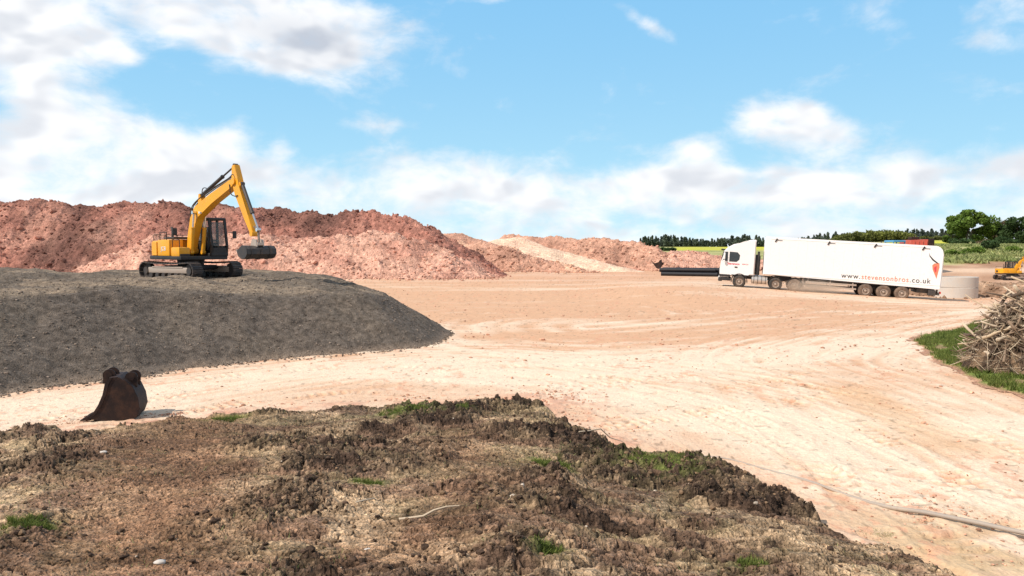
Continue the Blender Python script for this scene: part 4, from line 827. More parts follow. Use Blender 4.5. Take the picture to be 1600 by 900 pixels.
bm = bmesh.new(); prism(bm, [(15.55, 2.88), (15.18, 3.16), (14.93, 3.42), (14.85, 3.62), (14.89, 3.36), (15.11, 3.08), (15.45, 2.84)], -1.270, -1.262); obj('emblem_stalk', bm, M['ink'], lg)

# ------------------------------------------------------------------ pipes, rings, machines behind
def corr_pipe(L=6.0, r=0.24):
    prof = []; n = 60
    for i in range(n + 1):
        x = L * i / n; prof += [(r, x + 0.0), (r, x + L / n * 0.45), (r * 0.93, x + L / n * 0.5), (r * 0.93, x + L / n * 0.95)] if i < n else [(r, x)]
    prof = prof + [(r * 0.84, L), (r * 0.84, 0), (r, 0)]
    bm = bmesh.new(); lathe(bm, prof, (0, 0, 0), 'y', 20); return bm
b0 = AT(1035, 430, 82); b1 = AT(1120, 433, 80)
pyaw = math.atan2(b1[1] - b0[1], b1[0] - b0[0]) - math.pi / 2
pz = float(ground_z(b0[0], b0[1])) + 0.22
PL_ = ['left-most on the top row', '', '']
proto = obj('drainage_pipe', corr_pipe(), M['pipe'], None, 50)
dirv = Vector((b1[0] - b0[0], b1[1] - b0[1], 0)).normalized(); nrm = Vector((-dirv.y, dirv.x, 0))
k = 0
for row, (cnt, zz) in enumerate(((5, 0.0), (4, 0.42))):
    for j in range(cnt):
        o = proto if k == 0 else proto.copy()
        if k: C.objects.link(o)
        k += 1
        off = nrm * ((j + row * 0.5) * 0.50 - 0.2); o.location = Vector((b0[0], b0[1], pz + zz)) + off + dirv * random.uniform(-0.45, 0.45); o.rotation_euler = (random.uniform(-0.006, 0.006), 0, pyaw + random.uniform(-0.01, 0.01))
        tag(o, 'black corrugated drainage pipe in the stack in front of low pink heap', 'pipe', 'black pipes stacked beyond the lorry')
# concrete rings
rc = AT(1492, 465, 61.5); rz = float(ground_z(rc[0], 61.5))
for k, (z0_, lab) in enumerate(((0, 'lower pale concrete ring standing on the ground behind lorry tail'), (0.88, 'upper pale concrete ring stacked on the lower one behind lorry tail'))):
    bm = bmesh.new(); h = 0.86; lathe(bm, [(1.62, 0.02), (1.64, 0.04), (1.64, h - 0.02), (1.62, h), (1.46, h), (1.46, 0.02), (1.62, 0.02)], (0, 0, 0), 'z', 64)
    o = obj('concrete_ring', bm, M['concrete'], None, 40); o.location = (rc[0], 61.5, rz - 0.02 + z0_); o.rotation_euler = (0, 0, k * 0.4); tag(o, lab, 'concrete ring', 'stacked concrete rings')

def farm_wheel(parent, x, y, r, w, sg):
    bm = bmesh.new(); lathe(bm, [(r * 0.55, -w / 2), (r * 0.95, -w / 2), (r, -w / 2 + 0.06), (r, w / 2 - 0.06), (r * 0.95, w / 2), (r * 0.55, w / 2)], (x, y, r), 'y', 28)
    for k in range(18):
        a = 2 * math.pi * k / 18; box(bm, (x + r * math.cos(a), y, r + r * math.sin(a)), (0.05, w * 0.9, 0.07), 0, (0, -a, 0.3))
    wh = obj('wheel', bm, M['tyre'], parent, 40); bm = bmesh.new(); lathe(bm, [(0.001, sg * w * 0.3), (r * 0.3, sg * w * 0.25), (r * 0.56, sg * w * 0.45)], (x, y, r), 'y', 20); obj('rim', bm, M['alloy'], wh, 40)
tx = AT(1404, 376, 80); tz = float(ground_z(tx[0], 80))
tr = thing('farm_tractor', 'blue tractor with pale roof peeping over the lorry trailer', 'tractor', (tx[0] - 0.2, 80, tz), (0, 0, R(8))); tr.scale = (1.14,) * 3
for x, r, w in ((0, 0.85, 0.5), (-2.3, 0.6, 0.4)):
    for s in (-1, 1): farm_wheel(tr, x, s * 0.9, r, w, s)
bm = bmesh.new(); box(bm, (-1.9, 0, 1.45), (2.0, 0.8, 0.75), 0.12); obj('bonnet', bm, M['blue_paint'], tr, 40)
bm = bmesh.new(); box(bm, (-0.2, 0, 1.3), (1.5, 1.3, 0.6), 0.05)
for x in (-0.75, 0.4):
    for y in (-0.6, 0.6): box(bm, (x, y, 2.25), (0.08, 0.08, 1.4), 0.01)
cb = obj('cab', bm, M['blue_paint'], tr, 40)
bm = bmesh.new(); box(bm, (-0.18, 0, 2.2), (1.1, 1.16, 1.2), 0.02); obj('window', bm, M['glass'], cb)
bm = bmesh.new(); box(bm, (-0.18, 0, 3.0), (1.3, 1.4, 0.2), 0.08); obj('roof', bm, M['blue_paint'], cb, 40)
bm = bmesh.new(); cyl(bm, (-1.3, 0.4, 1.7), (-1.3, 0.4, 3.0), 0.05, 0.05, 10); obj('exhaust_pipe', bm, M['steel'], tr, 40)
tt = thing('tipping_trailer', 'faded red tipping trailer with dark tailgate showing above the lorry trailer', 'trailer', (tx[0] + 1.25, 80.4, tz), (0, 0, R(3))); tt.scale = (1.0, 1.0, 1.08)
bm = bmesh.new(); prism(bm, [(-0.2, 1.15), (-0.35, 3.28), (1.55, 3.36), (1.55, 1.15)], -1.1, 1.1, 0.03); 
for k in range(4): box(bm, (0.0 + 0.45 * k, -1.13, 2.2), (0.08, 0.06, 2.0), 0.01)
obj('tipper_body', bm, M['red_paint'], tt)
bm = bmesh.new(); box(bm, (1.92, 0, 2.3), (0.72, 2.1, 2.25), 0.05); obj('tailgate', bm, M['rust'], tt, 40)
bm = bmesh.new(); box(bm, (0.6, 0, 3.45), (0.9, 0.7, 0.3), 0.05); cyl(bm, (0.6, 0, 3.4), (0.75, 0, 3.85), 0.1, 0.04, 10); obj('hopper_load', bm, M['rust'], tt)
bm = bmesh.new(); box(bm, (0.7, 0, 1.0), (3.4, 0.8, 0.25), 0.02); obj('chassis', bm, M['steel'], tt)
for x in (0.3, 1.5):
    for s in (-1, 1): farm_wheel(tt, x, s * 0.95, 0.5, 0.35, s)

# dark bucket lying in the end of the long heap
def loose_bucket(label, loc, rot, scl, mat, teeth=True):
    t = thing('digger_bucket', label, 'bucket', loc, rot); t.scale = (scl,) * 3
    side = [(-0.54, 0.02), (-0.44, 0.10), (-0.32, 0.30), (-0.24, 0.52), (-0.20, 0.74), (-0.12, 0.88), (0.04, 0.90), (0.20, 0.82), (0.34, 0.68), (0.44, 0.46), (0.48, 0.22), (0.42, 0.03), (0.25, -0.05), (-0.2, -0.04)]
    hw = 0.36
    back = side[5:] + [side[0]]
    inn = [(x * 0.94, 0.02 + z * 0.94) for x, z in back]
    bm = bmesh.new(); prism(bm, back + inn[::-1], -hw, hw, 0); sh_ = obj('shell', bm, mat, t, 25)
    for s in (-1, 1):
        bm = bmesh.new(); prism(bm, side, s * hw - 0.015, s * hw + 0.015, 0.004); pl = obj('side_plate', bm, mat, t)
        bm = bmesh.new(); prism(bm, [(x + 0.0, z) for x, z in side[:6]] + [(x + 0.07, z + 0.01) for x, z in side[:6]][::-1], s * hw - 0.028, s * hw + 0.028, 0.004); obj('wear_strip', bm, mat, pl)
    for s in (-1, 1):
        for (cx, cz) in ((-0.17, 0.86), (0.26, 0.80)):
            bm = bmesh.new(); ring = [(cx + 0.13 * math.cos(a), cz + 0.04 + 0.13 * math.sin(a)) for a in np.linspace(-0.5, math.pi + 0.5, 12)]
            y0 = s * 0.14 - 0.02; A = prism(bm, ring + [(cx - 0.12, cz - 0.14), (cx + 0.12, cz - 0.16)], y0, y0 + 0.04, 0.004)
            ear = obj('mounting_ear', bm, mat, t)
            bm = bmesh.new(); cyl(bm, (cx, y0 - 0.012, cz + 0.05), (cx, y0 + 0.052, cz + 0.05), 0.06, 0.06, 16); obj('pin_boss', bm, mat, ear, 40)
    if teeth:
        for k in range(4):
            y = -hw + 0.09 + k * (2 * hw - 0.18) / 3; bm = bmesh.new(); prism(bm, [(-0.50, 0.07), (-0.68, -0.02), (-0.68, -0.04), (-0.48, -0.03)], y - 0.04, y + 0.04, 0.005); obj('tooth', bm, mat, t)
    return t
bx_, by_ = AT(187, 655, 15.1)[:2]
loose_bucket('rusty dark digger bucket standing on the near edge of the pale yard', (bx_, by_, 0.03), (0, R(2), R(14)), 0.95, M['rust'])
p = AT(1024, 410, 94); loose_bucket('small black bucket half buried in the end of the long heap', (p[0], p[1] - 0.5, p[2] - 0.5), (0, R(50), R(-20)), 1.0, M['rust'])

# pipe / hose lying over the yard
hp = [(1070, 712), (1130, 717), (1200, 735), (1270, 756), (1330, 775), (1390, 795), (1450, 806), (1520, 820), (1600, 838), (1720, 862)]
hz = [0.0, 0.012, 0.005, 0.02, 0.0, 0.03, 0.05, 0.05, 0.05, 0.05]
P3 = [G0(*p) + (0,) for p in hp]; pts = spline([(a[0], a[1], float(ground_z(a[0], a[1])) + z) for a, z in zip(P3, hz)], 8)
pts = [(x, y + 0.012 * math.sin(i * 0.33), z) for i, (x, y, z) in enumerate(pts)]
bm = bmesh.new(); tube(bm, pts, [0.012 + 0.018 * min(1, i / 45) for i in range(len(pts))], 10)
tag(obj('water_pipe', bm, M['hose'], None, 60), 'long thin grey water pipe lying half buried across the yard, lower right', 'pipe')

# ------------------------------------------------------------------ vegetation
random.seed(7)
def leaf_cloud(centres, radii, n_each, size, flat=0.0, tint=(0.6, 1.3)):
    """small random leaf quads on clump shells; returns verts, faces, tint"""
    cs = np.repeat(centres, n_each, 0); rs = np.repeat(radii, n_each, 0); n = len(cs)
    d = RNG.normal(size=(n, 3)); d /= np.linalg.norm(d, axis=1)[:, None]; rad = RNG.uniform(0.45, 1.0, (n, 1)) ** 0.6
    P = cs + d * rs * rad
    a = RNG.normal(size=(n, 3)); a /= np.linalg.norm(a, axis=1)[:, None]; b = np.cross(a, d + 0.6 * RNG.normal(size=(n, 3))); b /= np.linalg.norm(b, axis=1)[:, None]
    s = size * RNG.uniform(0.6, 1.4, (n, 1)); a = a * s; b = b * s * 0.7
    V = np.stack([P - a, P - b, P + a, P + b], 1).reshape(-1, 3); Fc = np.arange(4 * n).reshape(n, 4)
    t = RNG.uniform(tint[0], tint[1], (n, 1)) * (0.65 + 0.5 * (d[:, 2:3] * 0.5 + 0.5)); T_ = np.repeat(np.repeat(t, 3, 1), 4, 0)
    return V, Fc, T_
def make_tree(name, label, base, h, w, mat, clumps, leaf, group=None, trunk=0.25, cat='tree', bare=0.2):
    t = thing(name, label, cat, base, (0, 0, random.uniform(0, 6)), group)
    bm = bmesh.new(); tips = []
    tube(bm, [(0, 0, -0.3), (0.05 * w, 0.02 * w, h * 0.25), (0, 0, h * 0.55), (0.04 * w, -0.03 * w, h * 0.85)], [trunk, trunk * 0.75, trunk * 0.5, trunk * 0.15], 8)
    for k in range(9):
        a = k * 2.4; z = h * random.uniform(0.2, 0.6); e = Vector((math.cos(a) * w * 0.38, math.sin(a) * w * 0.38, z + h * random.uniform(0.15, 0.3)))
        tube(bm, [(0, 0, z), e * 0.5 + Vector((0, 0, z * 0.45)), e], [trunk * 0.4, trunk * 0.25, trunk * 0.08], 6)
    obj('trunk', bm, M['bark'], t, 60)
    cs = []; rs = []
    for k in range(clumps):
        d = Vector((random.gauss(0, 1), random.gauss(0, 1), random.gauss(0, 1))).normalized(); q = random.uniform(0.45, 0.95)
        zc = h * (bare + (1 - bare) * 0.5); cs.append((d.x * w / 2 * q, d.y * w / 2 * q, zc + d.z * h * (1 - bare) * 0.5 * q)); r = random.uniform(0.09, 0.19) * w; rs.append((r, r, r * 0.75))
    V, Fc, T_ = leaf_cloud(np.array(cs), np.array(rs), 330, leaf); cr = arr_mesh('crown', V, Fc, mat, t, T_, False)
    return t
def gp(px, Y, dz=0.0):
    x = (px - 800) / F * Y; return (x, Y, float(ground_z(x, Y)) + dz)
make_tree('broadleaf_tree', 'big rounded green tree, tallest on the skyline right of lorry', gp(1513, 205, -0.3), 9.6, 12.5, M['leaf'], 30, 0.30, bare=0.08)
make_tree('broadleaf_tree', 'brownish bare-looking tree between the big round tree and the right-edge tree', gp(1551, 212, -0.3), 7.8, 7.5, M['leaf_brown'], 18, 0.26, bare=0.05)
make_tree('broadleaf_tree', 'dark green spreading tree at the right edge of skyline', gp(1588, 200, -0.3), 7.8, 10.5, M['leaf_dark'], 26, 0.28, bare=0.05)
make_tree('broadleaf_tree', 'low green tree on left flank of the big round tree', gp(1487, 215, -0.3), 4.8, 7.0, M['leaf'], 14, 0.26, bare=0.0)
make_tree('broadleaf_tree', 'dark tree leaving the frame at far right skyline', gp(1640, 205, -0.3), 9, 11, M['leaf_dark'], 22, 0.28, bare=0.05)
def shrub(px, Y, w, h, mat, label, n=7):
    t = thing('shrub', label, 'shrub', gp(px, Y, -0.1), (0, 0, random.uniform(0, 6)))
    cs = np.array([(random.uniform(-.4, .4) * w, random.uniform(-.4, .4) * w, random.uniform(0.3, 0.7) * h) for _ in range(n)]); rs = np.array([(w * .25, w * .25, h * .35)] * n)
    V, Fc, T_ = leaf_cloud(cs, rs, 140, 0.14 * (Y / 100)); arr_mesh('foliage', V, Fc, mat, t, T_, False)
    bm = bmesh.new()
    for c in cs: tube(bm, [(0, 0, 0), (c[0] * .5, c[1] * .5, c[2] * .6), tuple(c)], [0.06, 0.04, 0.01], 5)
    obj('stems', bm, M['bark'], t)
for px, Y_, w_, h_, mt, lab in ((1548, 118, 2.4, 1.9, 'leaf_dark', 'dark round shrub in the middle of the grassy slope'), (1520, 108, 2.6, 1.2, 'leaf', 'low green shrub on grassy slope above concrete rings'), (1492, 104, 2.0, 1.1, 'leaf', 'green shrub on grassy slope beside the lorry tail'),
                               (1500, 170, 4.0, 1.9, 'leaf_dark', 'dark shrub under the big round tree'), (1568, 160, 4.5, 2.2, 'leaf_dark', 'dark shrub beneath the right-edge tree'), (1535, 150, 2.2, 1.4, 'leaf_brown', 'brown shrub at the top of the grassy slope'), (1585, 112, 2.0, 1.1, 'leaf', 'small green shrub above the small excavator')):
    shrub(px, Y_, w_, h_, M[mt], lab)
# rough grass on the slope
n = 26000; Yb = RNG.uniform(90, 165, n); Ub = RNG.uniform(0.53, 0.85, n); Xb = Yb * Ub; Zb = ground_z(Xb, Yb)
dens = fbm(Xb * 0.25, Yb * 0.25, 801, 3); k_ = dens > 0.42; Xb, Yb, Zb = Xb[k_], Yb[k_], Zb[k_]; n = len(Xb)
def blades(X, Y, Z, h, w, per=1, lean=0.4):
    n = len(X); a = RNG.uniform(0, 6.28, n); hh = h * RNG.uniform(0.5, 1.4, n); ww = w * RNG.uniform(0.6, 1.3, n); dx = np.cos(a) * ww; dy = np.sin(a) * ww
    lx = RNG.normal(0, lean, n) * hh; ly = RNG.normal(0, lean, n) * hh
    V = np.stack([np.stack([X - dx, Y - dy, Z], 1), np.stack([X + dx, Y + dy, Z], 1), np.stack([X + lx, Y + ly, Z + hh], 1)], 1).reshape(-1, 3)
    T_ = np.repeat(np.repeat(RNG.uniform(0.6, 1.35, (n, 1)), 3, 1), 3, 0); return V, np.arange(3 * n).reshape(n, 3), T_
V, Fc, T_ = blades(Xb, Yb, Zb, 0.45, 0.2, lean=0.6)
tag(arr_mesh('rough_grass', V, Fc, M['rough_grass'], None, T_, False), 'rough green and straw grass covering the slope behind lorry', 'grass', kind='stuff')

def woodland(name, label, px0, px1, Yc, dep, hf, n, mat, leaf, conif=False):
    cs = []; rs = []
    for i in range(n):
        px = random.uniform(px0, px1); Y = Yc + random.uniform(-dep, dep); x, _, z = gp(px, Y); h = hf(px) * random.uniform(0.7, 1.1)
        if conif and random.random() < 0.6:
            for j in range(4): cs.append((x, Y, z + h * (0.2 + 0.27 * j))); rs.append((h * 0.2 * (1 - j * 0.2), h * 0.2 * (1 - j * 0.2), h * 0.2))
        else:
            for j in range(3): cs.append((x + random.uniform(-.3, .3) * h, Y, z + h * random.uniform(0.25, 0.75))); rs.append((h * 0.36, h * 0.36, h * 0.30))
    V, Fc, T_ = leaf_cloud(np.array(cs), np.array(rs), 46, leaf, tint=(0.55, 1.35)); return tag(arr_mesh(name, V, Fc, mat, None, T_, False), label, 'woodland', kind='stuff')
woodland('woodland', 'dark distant conifer wood on the horizon left of the lorry cab', 1000, 1290, 660, 35, lambda p: 7.0 + 1.6 * math.sin(p * 0.05), 330, M['conifer'], 0.75, True)
woodland('woodland', 'distant belt of dark trees behind lorry trailer and yellow field', 1290, 1520, 560, 25, lambda p: 6.5 + 2.0 * math.sin(p * 0.23) ** 2, 170, M['conifer'], 0.65, True)
woodland('hedgerow', 'rounded green and brown copse rising above the lorry trailer', 1262, 1425, 310, 12, lambda p: float(np.interp(p, [1262, 1290, 1320, 1345, 1400, 1425], [1.5, 2.8, 4.6, 5.2, 4.2, 3.2])), 210, M['leaf_wood'], 0.45)
woodland('hedgerow', 'brown hedge line along top of the yellow field right of trailer', 1400, 1510, 445, 6, lambda p: 3.0, 90, M['leaf_wood'], 0.45)
woodland('hedgerow', 'green hedge below the yellow field left of cab', 1015, 1060, 235, 5, lambda p: 1.0, 30, M['leaf_dark'], 0.3)
woodland('woodland', 'far wood out of sight behind the rubble heaps and right edge', 1600, 1900, 330, 40, lambda p: 8.0, 90, M['conifer'], 0.7)

# grass verge beside the brush pile
VP = [G0(*p) for p in [(1424, 531), (1440, 522), (1480, 521), (1530, 500), (1640, 480), (1900, 480), (1900, 700), (1640, 632), (1590, 615), (1540, 602), (1500, 580), (1465, 562)]]
X, Y = np.meshgrid(np.arange(10, 24, 0.06), np.arange(14, 34, 0.06))
sdv = sd_poly(X, Y, VP) + (fbm(X * 2, Y * 2, 811, 3) - 0.5) * 0.5
Zv = ground_z(X, Y) + 0.0 + 0.14 * sst(-0.1, 0.7, sdv) + 0.05 * (fbm(X * 3, Y * 3, 813, 3) - 0.5) * sst(0, 0.5, sdv)
cv = mixc(c3(0.19, 0.25, 0.06), c3(0.30, 0.21, 0.12), sst(0.5, 0.7, fbm(X * 1.2, Y * 1.2, 815, 3)))
cv = mixc(cv, c3(0.50, 0.28, 0.19), 1 - sst(-0.05, 0.25, sdv))
tag(grid_mesh('grass_verge', X, Y, Zv, M['mud'], keep=sdv > -0.15, col=cv), kind='structure')
mask = (sdv > 0.12) & (X / Y < 0.80) ; ij = np.argwhere(mask); ij = ij[RNG.choice(len(ij), 60000, replace=True)]
gxx = X[ij[:, 0], ij[:, 1]] + RNG.normal(0, .04, len(ij)); gyy = Y[ij[:, 0], ij[:, 1]] + RNG.normal(0, .04, len(ij)); gzz = Zv[ij[:, 0], ij[:, 1]]
k_ = fbm(gxx * 1.8, gyy * 1.8, 817, 3) > 0.46
V, Fc, T_ = blades(gxx[k_], gyy[k_], gzz[k_], 0.13, 0.014, lean=0.45)
tag(arr_mesh('verge_grass', V, Fc, M['grass'], None, T_, False), 'short green grass growing around the foot of the branch pile', 'grass', kind='stuff')
for (x, y, z), (pxy, rad, lab, dn) in zip(TP, TUFTS):
    n = int(1500 * dn * (rad / 0.2)); a = RNG.uniform(0, 6.28, n); r_ = rad * np.sqrt(RNG.random(n)) * (0.6 + 0.6 * vn(a * 1.5, a * 0 + x, 5))
    bx2 = x + np.cos(a) * r_ * 1.5; by2 = y + np.sin(a) * r_
    bz2 = np.array([mud_top(p_, q_) for p_, q_ in zip(bx2, by2)])
    V, Fc, T_ = blades(bx2 - x, by2 - y, bz2 - z - 0.005, 0.055, 0.006, lean=0.6)
    o = arr_mesh('grass_tuft', V, Fc, M['grass'], None, T_, False); o.location = (x, y, z); tag(o, lab, 'grass tuft', 'grass tufts growing on the mud')
wx_ = RNG.uniform(-9, 6, 26000); wy_ = RNG.uniform(5.5, 17, 26000); kk = (mud_s(wx_, wy_) > 0.15) & (fbm(wx_ * 1.1 + 4, wy_ * 1.6, 243, 4) > 0.56) & (np.abs(wx_ / wy_) < 0.72); wx_, wy_ = wx_[kk][:3600], wy_[kk][:3600]
wz_ = np.array([mud_top(a, b) for a, b in zip(wx_, wy_)]) - 0.004
V, Fc, T_ = blades(wx_, wy_, wz_, 0.035, 0.004, lean=0.9)
tag(arr_mesh('sparse_weeds', V, Fc, M['rough_grass'], None, T_ * 0.8, False), 'sparse straw and weeds straggling over the churned mud', 'weeds', kind='stuff')
for (ax, ay), (bx, by), rad, lab in (((622, 808), (718, 798), 0.016, 'long pale stick lying on the mud at bottom middle'), ((556, 790), (602, 778), 0.011, 'short pale stick left of the long stick on mud'), ((905, 690), (985, 697), 0.012, 'thin pale stick on far mud corner beside dark clods')):
    A_ = hit_mud(ax, ay); B_ = hit_mud(bx, by); pts = [(A_[0] + (B_[0] - A_[0]) * f + random.gauss(0, .008), A_[1] + (B_[1] - A_[1]) * f + random.gauss(0, .02)) for f in np.linspace(0, 1, 6)]
    bm = bmesh.new(); zs = [mud_top(*q) for q in pts]; zs = [max(zs[max(0, i - 1):i + 2]) for i in range(6)]
    tube(bm, [(q[0], q[1], z + rad * 0.7) for q, z in zip(pts, zs)], [rad, rad, rad * .9, rad * .8, rad * .6, rad * .4], 7); tag(obj('stick', bm, M['wood2'], None, 60), lab, 'stick')
# pale stones
for px, py, r_, lab in ((250, 876, 0.038, 'white flat stone in the mud at bottom left'), (893, 709, 0.03, 'small white stone beside green tuft in mud'), (575, 858, 0.033, 'pale yellowish stone in mud at bottom centre'), (162, 708, 0.04, 'pale stone near top of dark clod ridge at left')):
    x, y, z = hit_mud(px, py); z = mud_top(x, y)
    bm = bmesh.new(); bmesh.ops.create_icosphere(bm, subdivisions=2, radius=1)
    for v in bm.verts: v.co *= random.uniform(0.75, 1.15)
    for v in bm.verts: v.co = Vector((v.co.x * r_ * 1.5, v.co.y * r_, v.co.z * r_ * 0.6))
    o = obj('pale_stone', bm, M['concrete'], None, 0); o.location = (x, y, z + r_ * 0.35); tag(o, lab, 'stone')

# ------------------------------------------------------------------ branch pile
random.seed(21)
pc = (15.5, 20.3)   # centre of the pile on the ground
def pile_h(x, y):
    d = math.hypot((x - pc[0]) / 2.9, (y - pc[1]) / 2.4); return 2.25 * max(0.0, 1 - d ** 2.6)
X, Y = np.meshgrid(np.arange(12, 19.5, 0.06), np.arange(17, 24.5, 0.06))
D = np.hypot((X - pc[0]) / 2.8, (Y - pc[1]) / 2.3); H = 1.65 * (1 - D ** 2.4) + (fbm(X * 2, Y * 2, 821, 4) - 0.5) * 0.8 + 0.1
cc = mixc(c3(0.09, 0.06, 0.042), c3(0.24, 0.16, 0.10), sst(0.4, 0.65, fbm(X * 2.5, Y * 2.5, 823, 4)))
tag(grid_mesh('soil_mound', X, Y, H, M['mud'], keep=(H > 0.05) & (D < 1.02), col=cc), 'brown soil and bark heaped inside the branch pile', 'soil mound')
protos = []
for k in range(14):
    bm = bmesh.new(); L = random.uniform(0.8, 1.9); r = random.uniform(0.022, 0.062); n = 7; p = Vector((-L / 2, 0, 0)); pts = [p.copy()]; d = Vector((1, 0, 0))
    for i in range(n - 1):
        d = (d + Vector((0, random.gauss(0, .13), random.gauss(0, .13)))).normalized(); p = p + d * L / (n - 1); pts.append(p.copy())
    tube(bm, pts, [r * (1 - 0.6 * i / (n - 1)) for i in range(n)], 8)
    for j in range(random.randint(1, 3)):
        q = pts[random.randint(2, 5)]; e = Vector((random.uniform(.3, .8), random.gauss(0, .6), random.gauss(0, .6))).normalized() * L * random.uniform(0.15, 0.35)
        tube(bm, [q, q + e * 0.6, q + e + Vector((0, 0, random.uniform(-.05, .05)))], [r * 0.55, r * 0.4, r * 0.15], 6)
    me_mat = M['wood%d' % [0, 1, 2, 3, 1, 0, 2, 3, 1, 2, 0, 1, 3, 1][k]]
    protos.append((bm, me_mat))
base = []
for bm, mt in protos:
    me = bpy.data.meshes.new('branch'); bmesh.ops.recalc_face_normals(bm, faces=bm.faces[:]); bm.to_mesh(me); bm.free(); me.materials.append(mt)
    me.polygons.foreach_set('use_smooth', [True] * len(me.polygons)); base.append(me)
for k in range(290):
    th = random.uniform(math.pi * 0.75, math.pi * 2.05); rr_ = random.uniform(0.05, 1.0) ** 0.7
    x = pc[0] + math.cos(th) * 2.55 * rr_; y = pc[1] + math.sin(th) * 2.1 * rr_; z = pile_h(x, y) * random.uniform(0.82, 1.06) + 0.05
    o = bpy.data.objects.new('branch', base[k % 14]); C.objects.link(o); o.location = (x, y, z)
    sl = random.gauss(0, 0.5); a = random.gauss(2.4, 0.8) if random.random() < 0.5 else random.uniform(0, 6.28)
    o.rotation_euler = (random.uniform(0, 6.28), sl, a); s = random.uniform(0.55, 1.05); o.scale = (s, s, s)
    tag(o, 'dry bare branch lying tangled in the brushwood pile at the right edge', 'branch', 'dry branches tangled in the brushwood pile')
# thin twigs, uncountable
V = []; Fc = []; Tt_ = []; n = 2000; th = RNG.uniform(math.pi * 0.7, math.pi * 2.1, n); r_ = RNG.random(n) ** 0.6
tx_ = pc[0] + np.cos(th) * 2.8 * r_; ty_ = pc[1] + np.sin(th) * 2.3 * r_; tz_ = np.array([pile_h(a, b) for a, b in zip(tx_, ty_)]) * RNG.uniform(0.8, 1.05, n) + 0.04
dr = RNG.normal(size=(n, 3)) * np.array([1, 1, .6]); dr /= np.linalg.norm(dr, axis=1)[:, None]; Ln = RNG.uniform(0.15, 0.55, n)[:, None]; P0 = np.stack([tx_, ty_, tz_], 1); Rr = RNG.uniform(0.004, 0.013, n)[:, None]
o1 = np.cross(dr, [0, 0, 1]); o1 /= np.linalg.norm(o1, axis=1)[:, None]; o2 = np.cross(dr, o1); A0 = P0 - dr * Ln; A1 = P0 + dr * Ln
ring = [o1, -0.5 * o1 + 0.87 * o2, -0.5 * o1 - 0.87 * o2]
VV = np.stack([A0 + r * Rr for r in ring] + [A1 + r * Rr * 0.4 for r in ring], 1).reshape(-1, 3); b_ = (np.arange(n) * 6)[:, None]
FF = np.concatenate([b_ + np.array([[i, (i + 1) % 3, (i + 1) % 3 + 3, i + 3]]) for i in range(3)])
ct = np.where(RNG.random((n, 1)) < 0.5, np.array([[0.45, 0.36, 0.26]]), np.array([[0.16, 0.11, 0.08]])) * RNG.uniform(0.7, 1.3, (n, 1))
tag(arr_mesh('brushwood_twigs', VV, FF, M['stone'], None, np.repeat(ct, 6, 0)), 'thin dry twigs filling the brushwood pile at right', 'twigs', kind='stuff')

# ------------------------------------------------------------------ dust behind the drive wheels
m = bpy.data.materials.new('road_dust'); m.use_nodes = True; nt = m.node_tree; nt.nodes.clear()
out = nt.nodes.new('ShaderNodeOutputMaterial'); vs = nt.nodes.new('ShaderNodeVolumePrincipled'); tc = nt.nodes.new('ShaderNodeTexCoord')
vs.inputs['Color'].default_value = (0.93, 0.80, 0.68, 1); vs.inputs['Anisotropy'].default_value = 0.2
ln = nt.nodes.new('ShaderNodeVectorMath'); ln.operation = 'LENGTH'; nt.links.new(tc.outputs['Object'], ln.inputs[0])
nz = add_noise(nt, 1.6, 3, 0.6, tc.outputs['Object']); mr = nt.nodes.new('ShaderNodeMapRange'); nt.links.new(ln.outputs['Value'], mr.inputs[0]); mr.inputs[1].default_value = 1.0; mr.inputs[2].default_value = 0.2; mr.inputs[3].default_value = 0; mr.inputs[4].default_value = 1.0
mu = nt.nodes.new('ShaderNodeMath'); mu.operation = 'MULTIPLY'; nt.links.new(mr.outputs[0], mu.inputs[0]); nt.links.new(ramp(nt, nz.outputs[0], 0.3, 0.7), mu.inputs[1])
m2 = nt.nodes.new('ShaderNodeMath'); m2.operation = 'MULTIPLY'; nt.links.new(mu.outputs[0], m2.inputs[0]); m2.inputs[1].default_value = 3.2; nt.links.new(m2.outputs[0], vs.inputs['Density']); nt.links.new(vs.outputs[0], out.inputs['Volume'])
bm = bmesh.new(); bmesh.ops.create_icosphere(bm, subdivisions=3, radius=1); o = obj('dust_cloud', bm, m, None, 0)
dl = Matrix.Translation(lorry.location) @ Euler(lorry.rotation_euler).to_matrix().to_4x4() @ Vector((7.0, -1.75, 0.45)); o.location = dl; o.scale = (2.6, 0.9, 0.7); o.rotation_euler = (0, pit, yaw)
tag(o, 'pale dust drifting low behind the drive wheels of the lorry', 'dust', kind='stuff')

# ------------------------------------------------------------------ light and sky
SA = math.atan2(-0.82, -0.42); EL = R(46)
sd_ = Vector((math.sin(SA) * math.cos(EL), math.cos(SA) * math.cos(EL), math.sin(EL)))
sl = bpy.data.lights.new('sun', 'SUN'); sl.energy = 5.0; sl.angle = R(0.5); sl.color = (1.0, 0.91, 0.80)
so = bpy.data.objects.new('sun', sl); C.objects.link(so); so.rotation_euler = sd_.to_track_quat('Z', 'Y').to_euler(); so.location = (-20, -10, 30)
w = bpy.data.worlds.new('World'); bpy.context.scene.world = w; w.use_nodes = True; nt = w.node_tree; bg = nt.nodes['Background']; bg.inputs[1].default_value = 0.1
sky = nt.nodes.new('ShaderNodeTexSky'); sky.sky_type = 'NISHITA'; sky.sun_disc = False; sky.sun_elevation = EL; sky.sun_rotation = SA % (2 * math.pi); sky.air_density = 1.0; sky.dust_density = 0.6; sky.ozone_density = 1.5
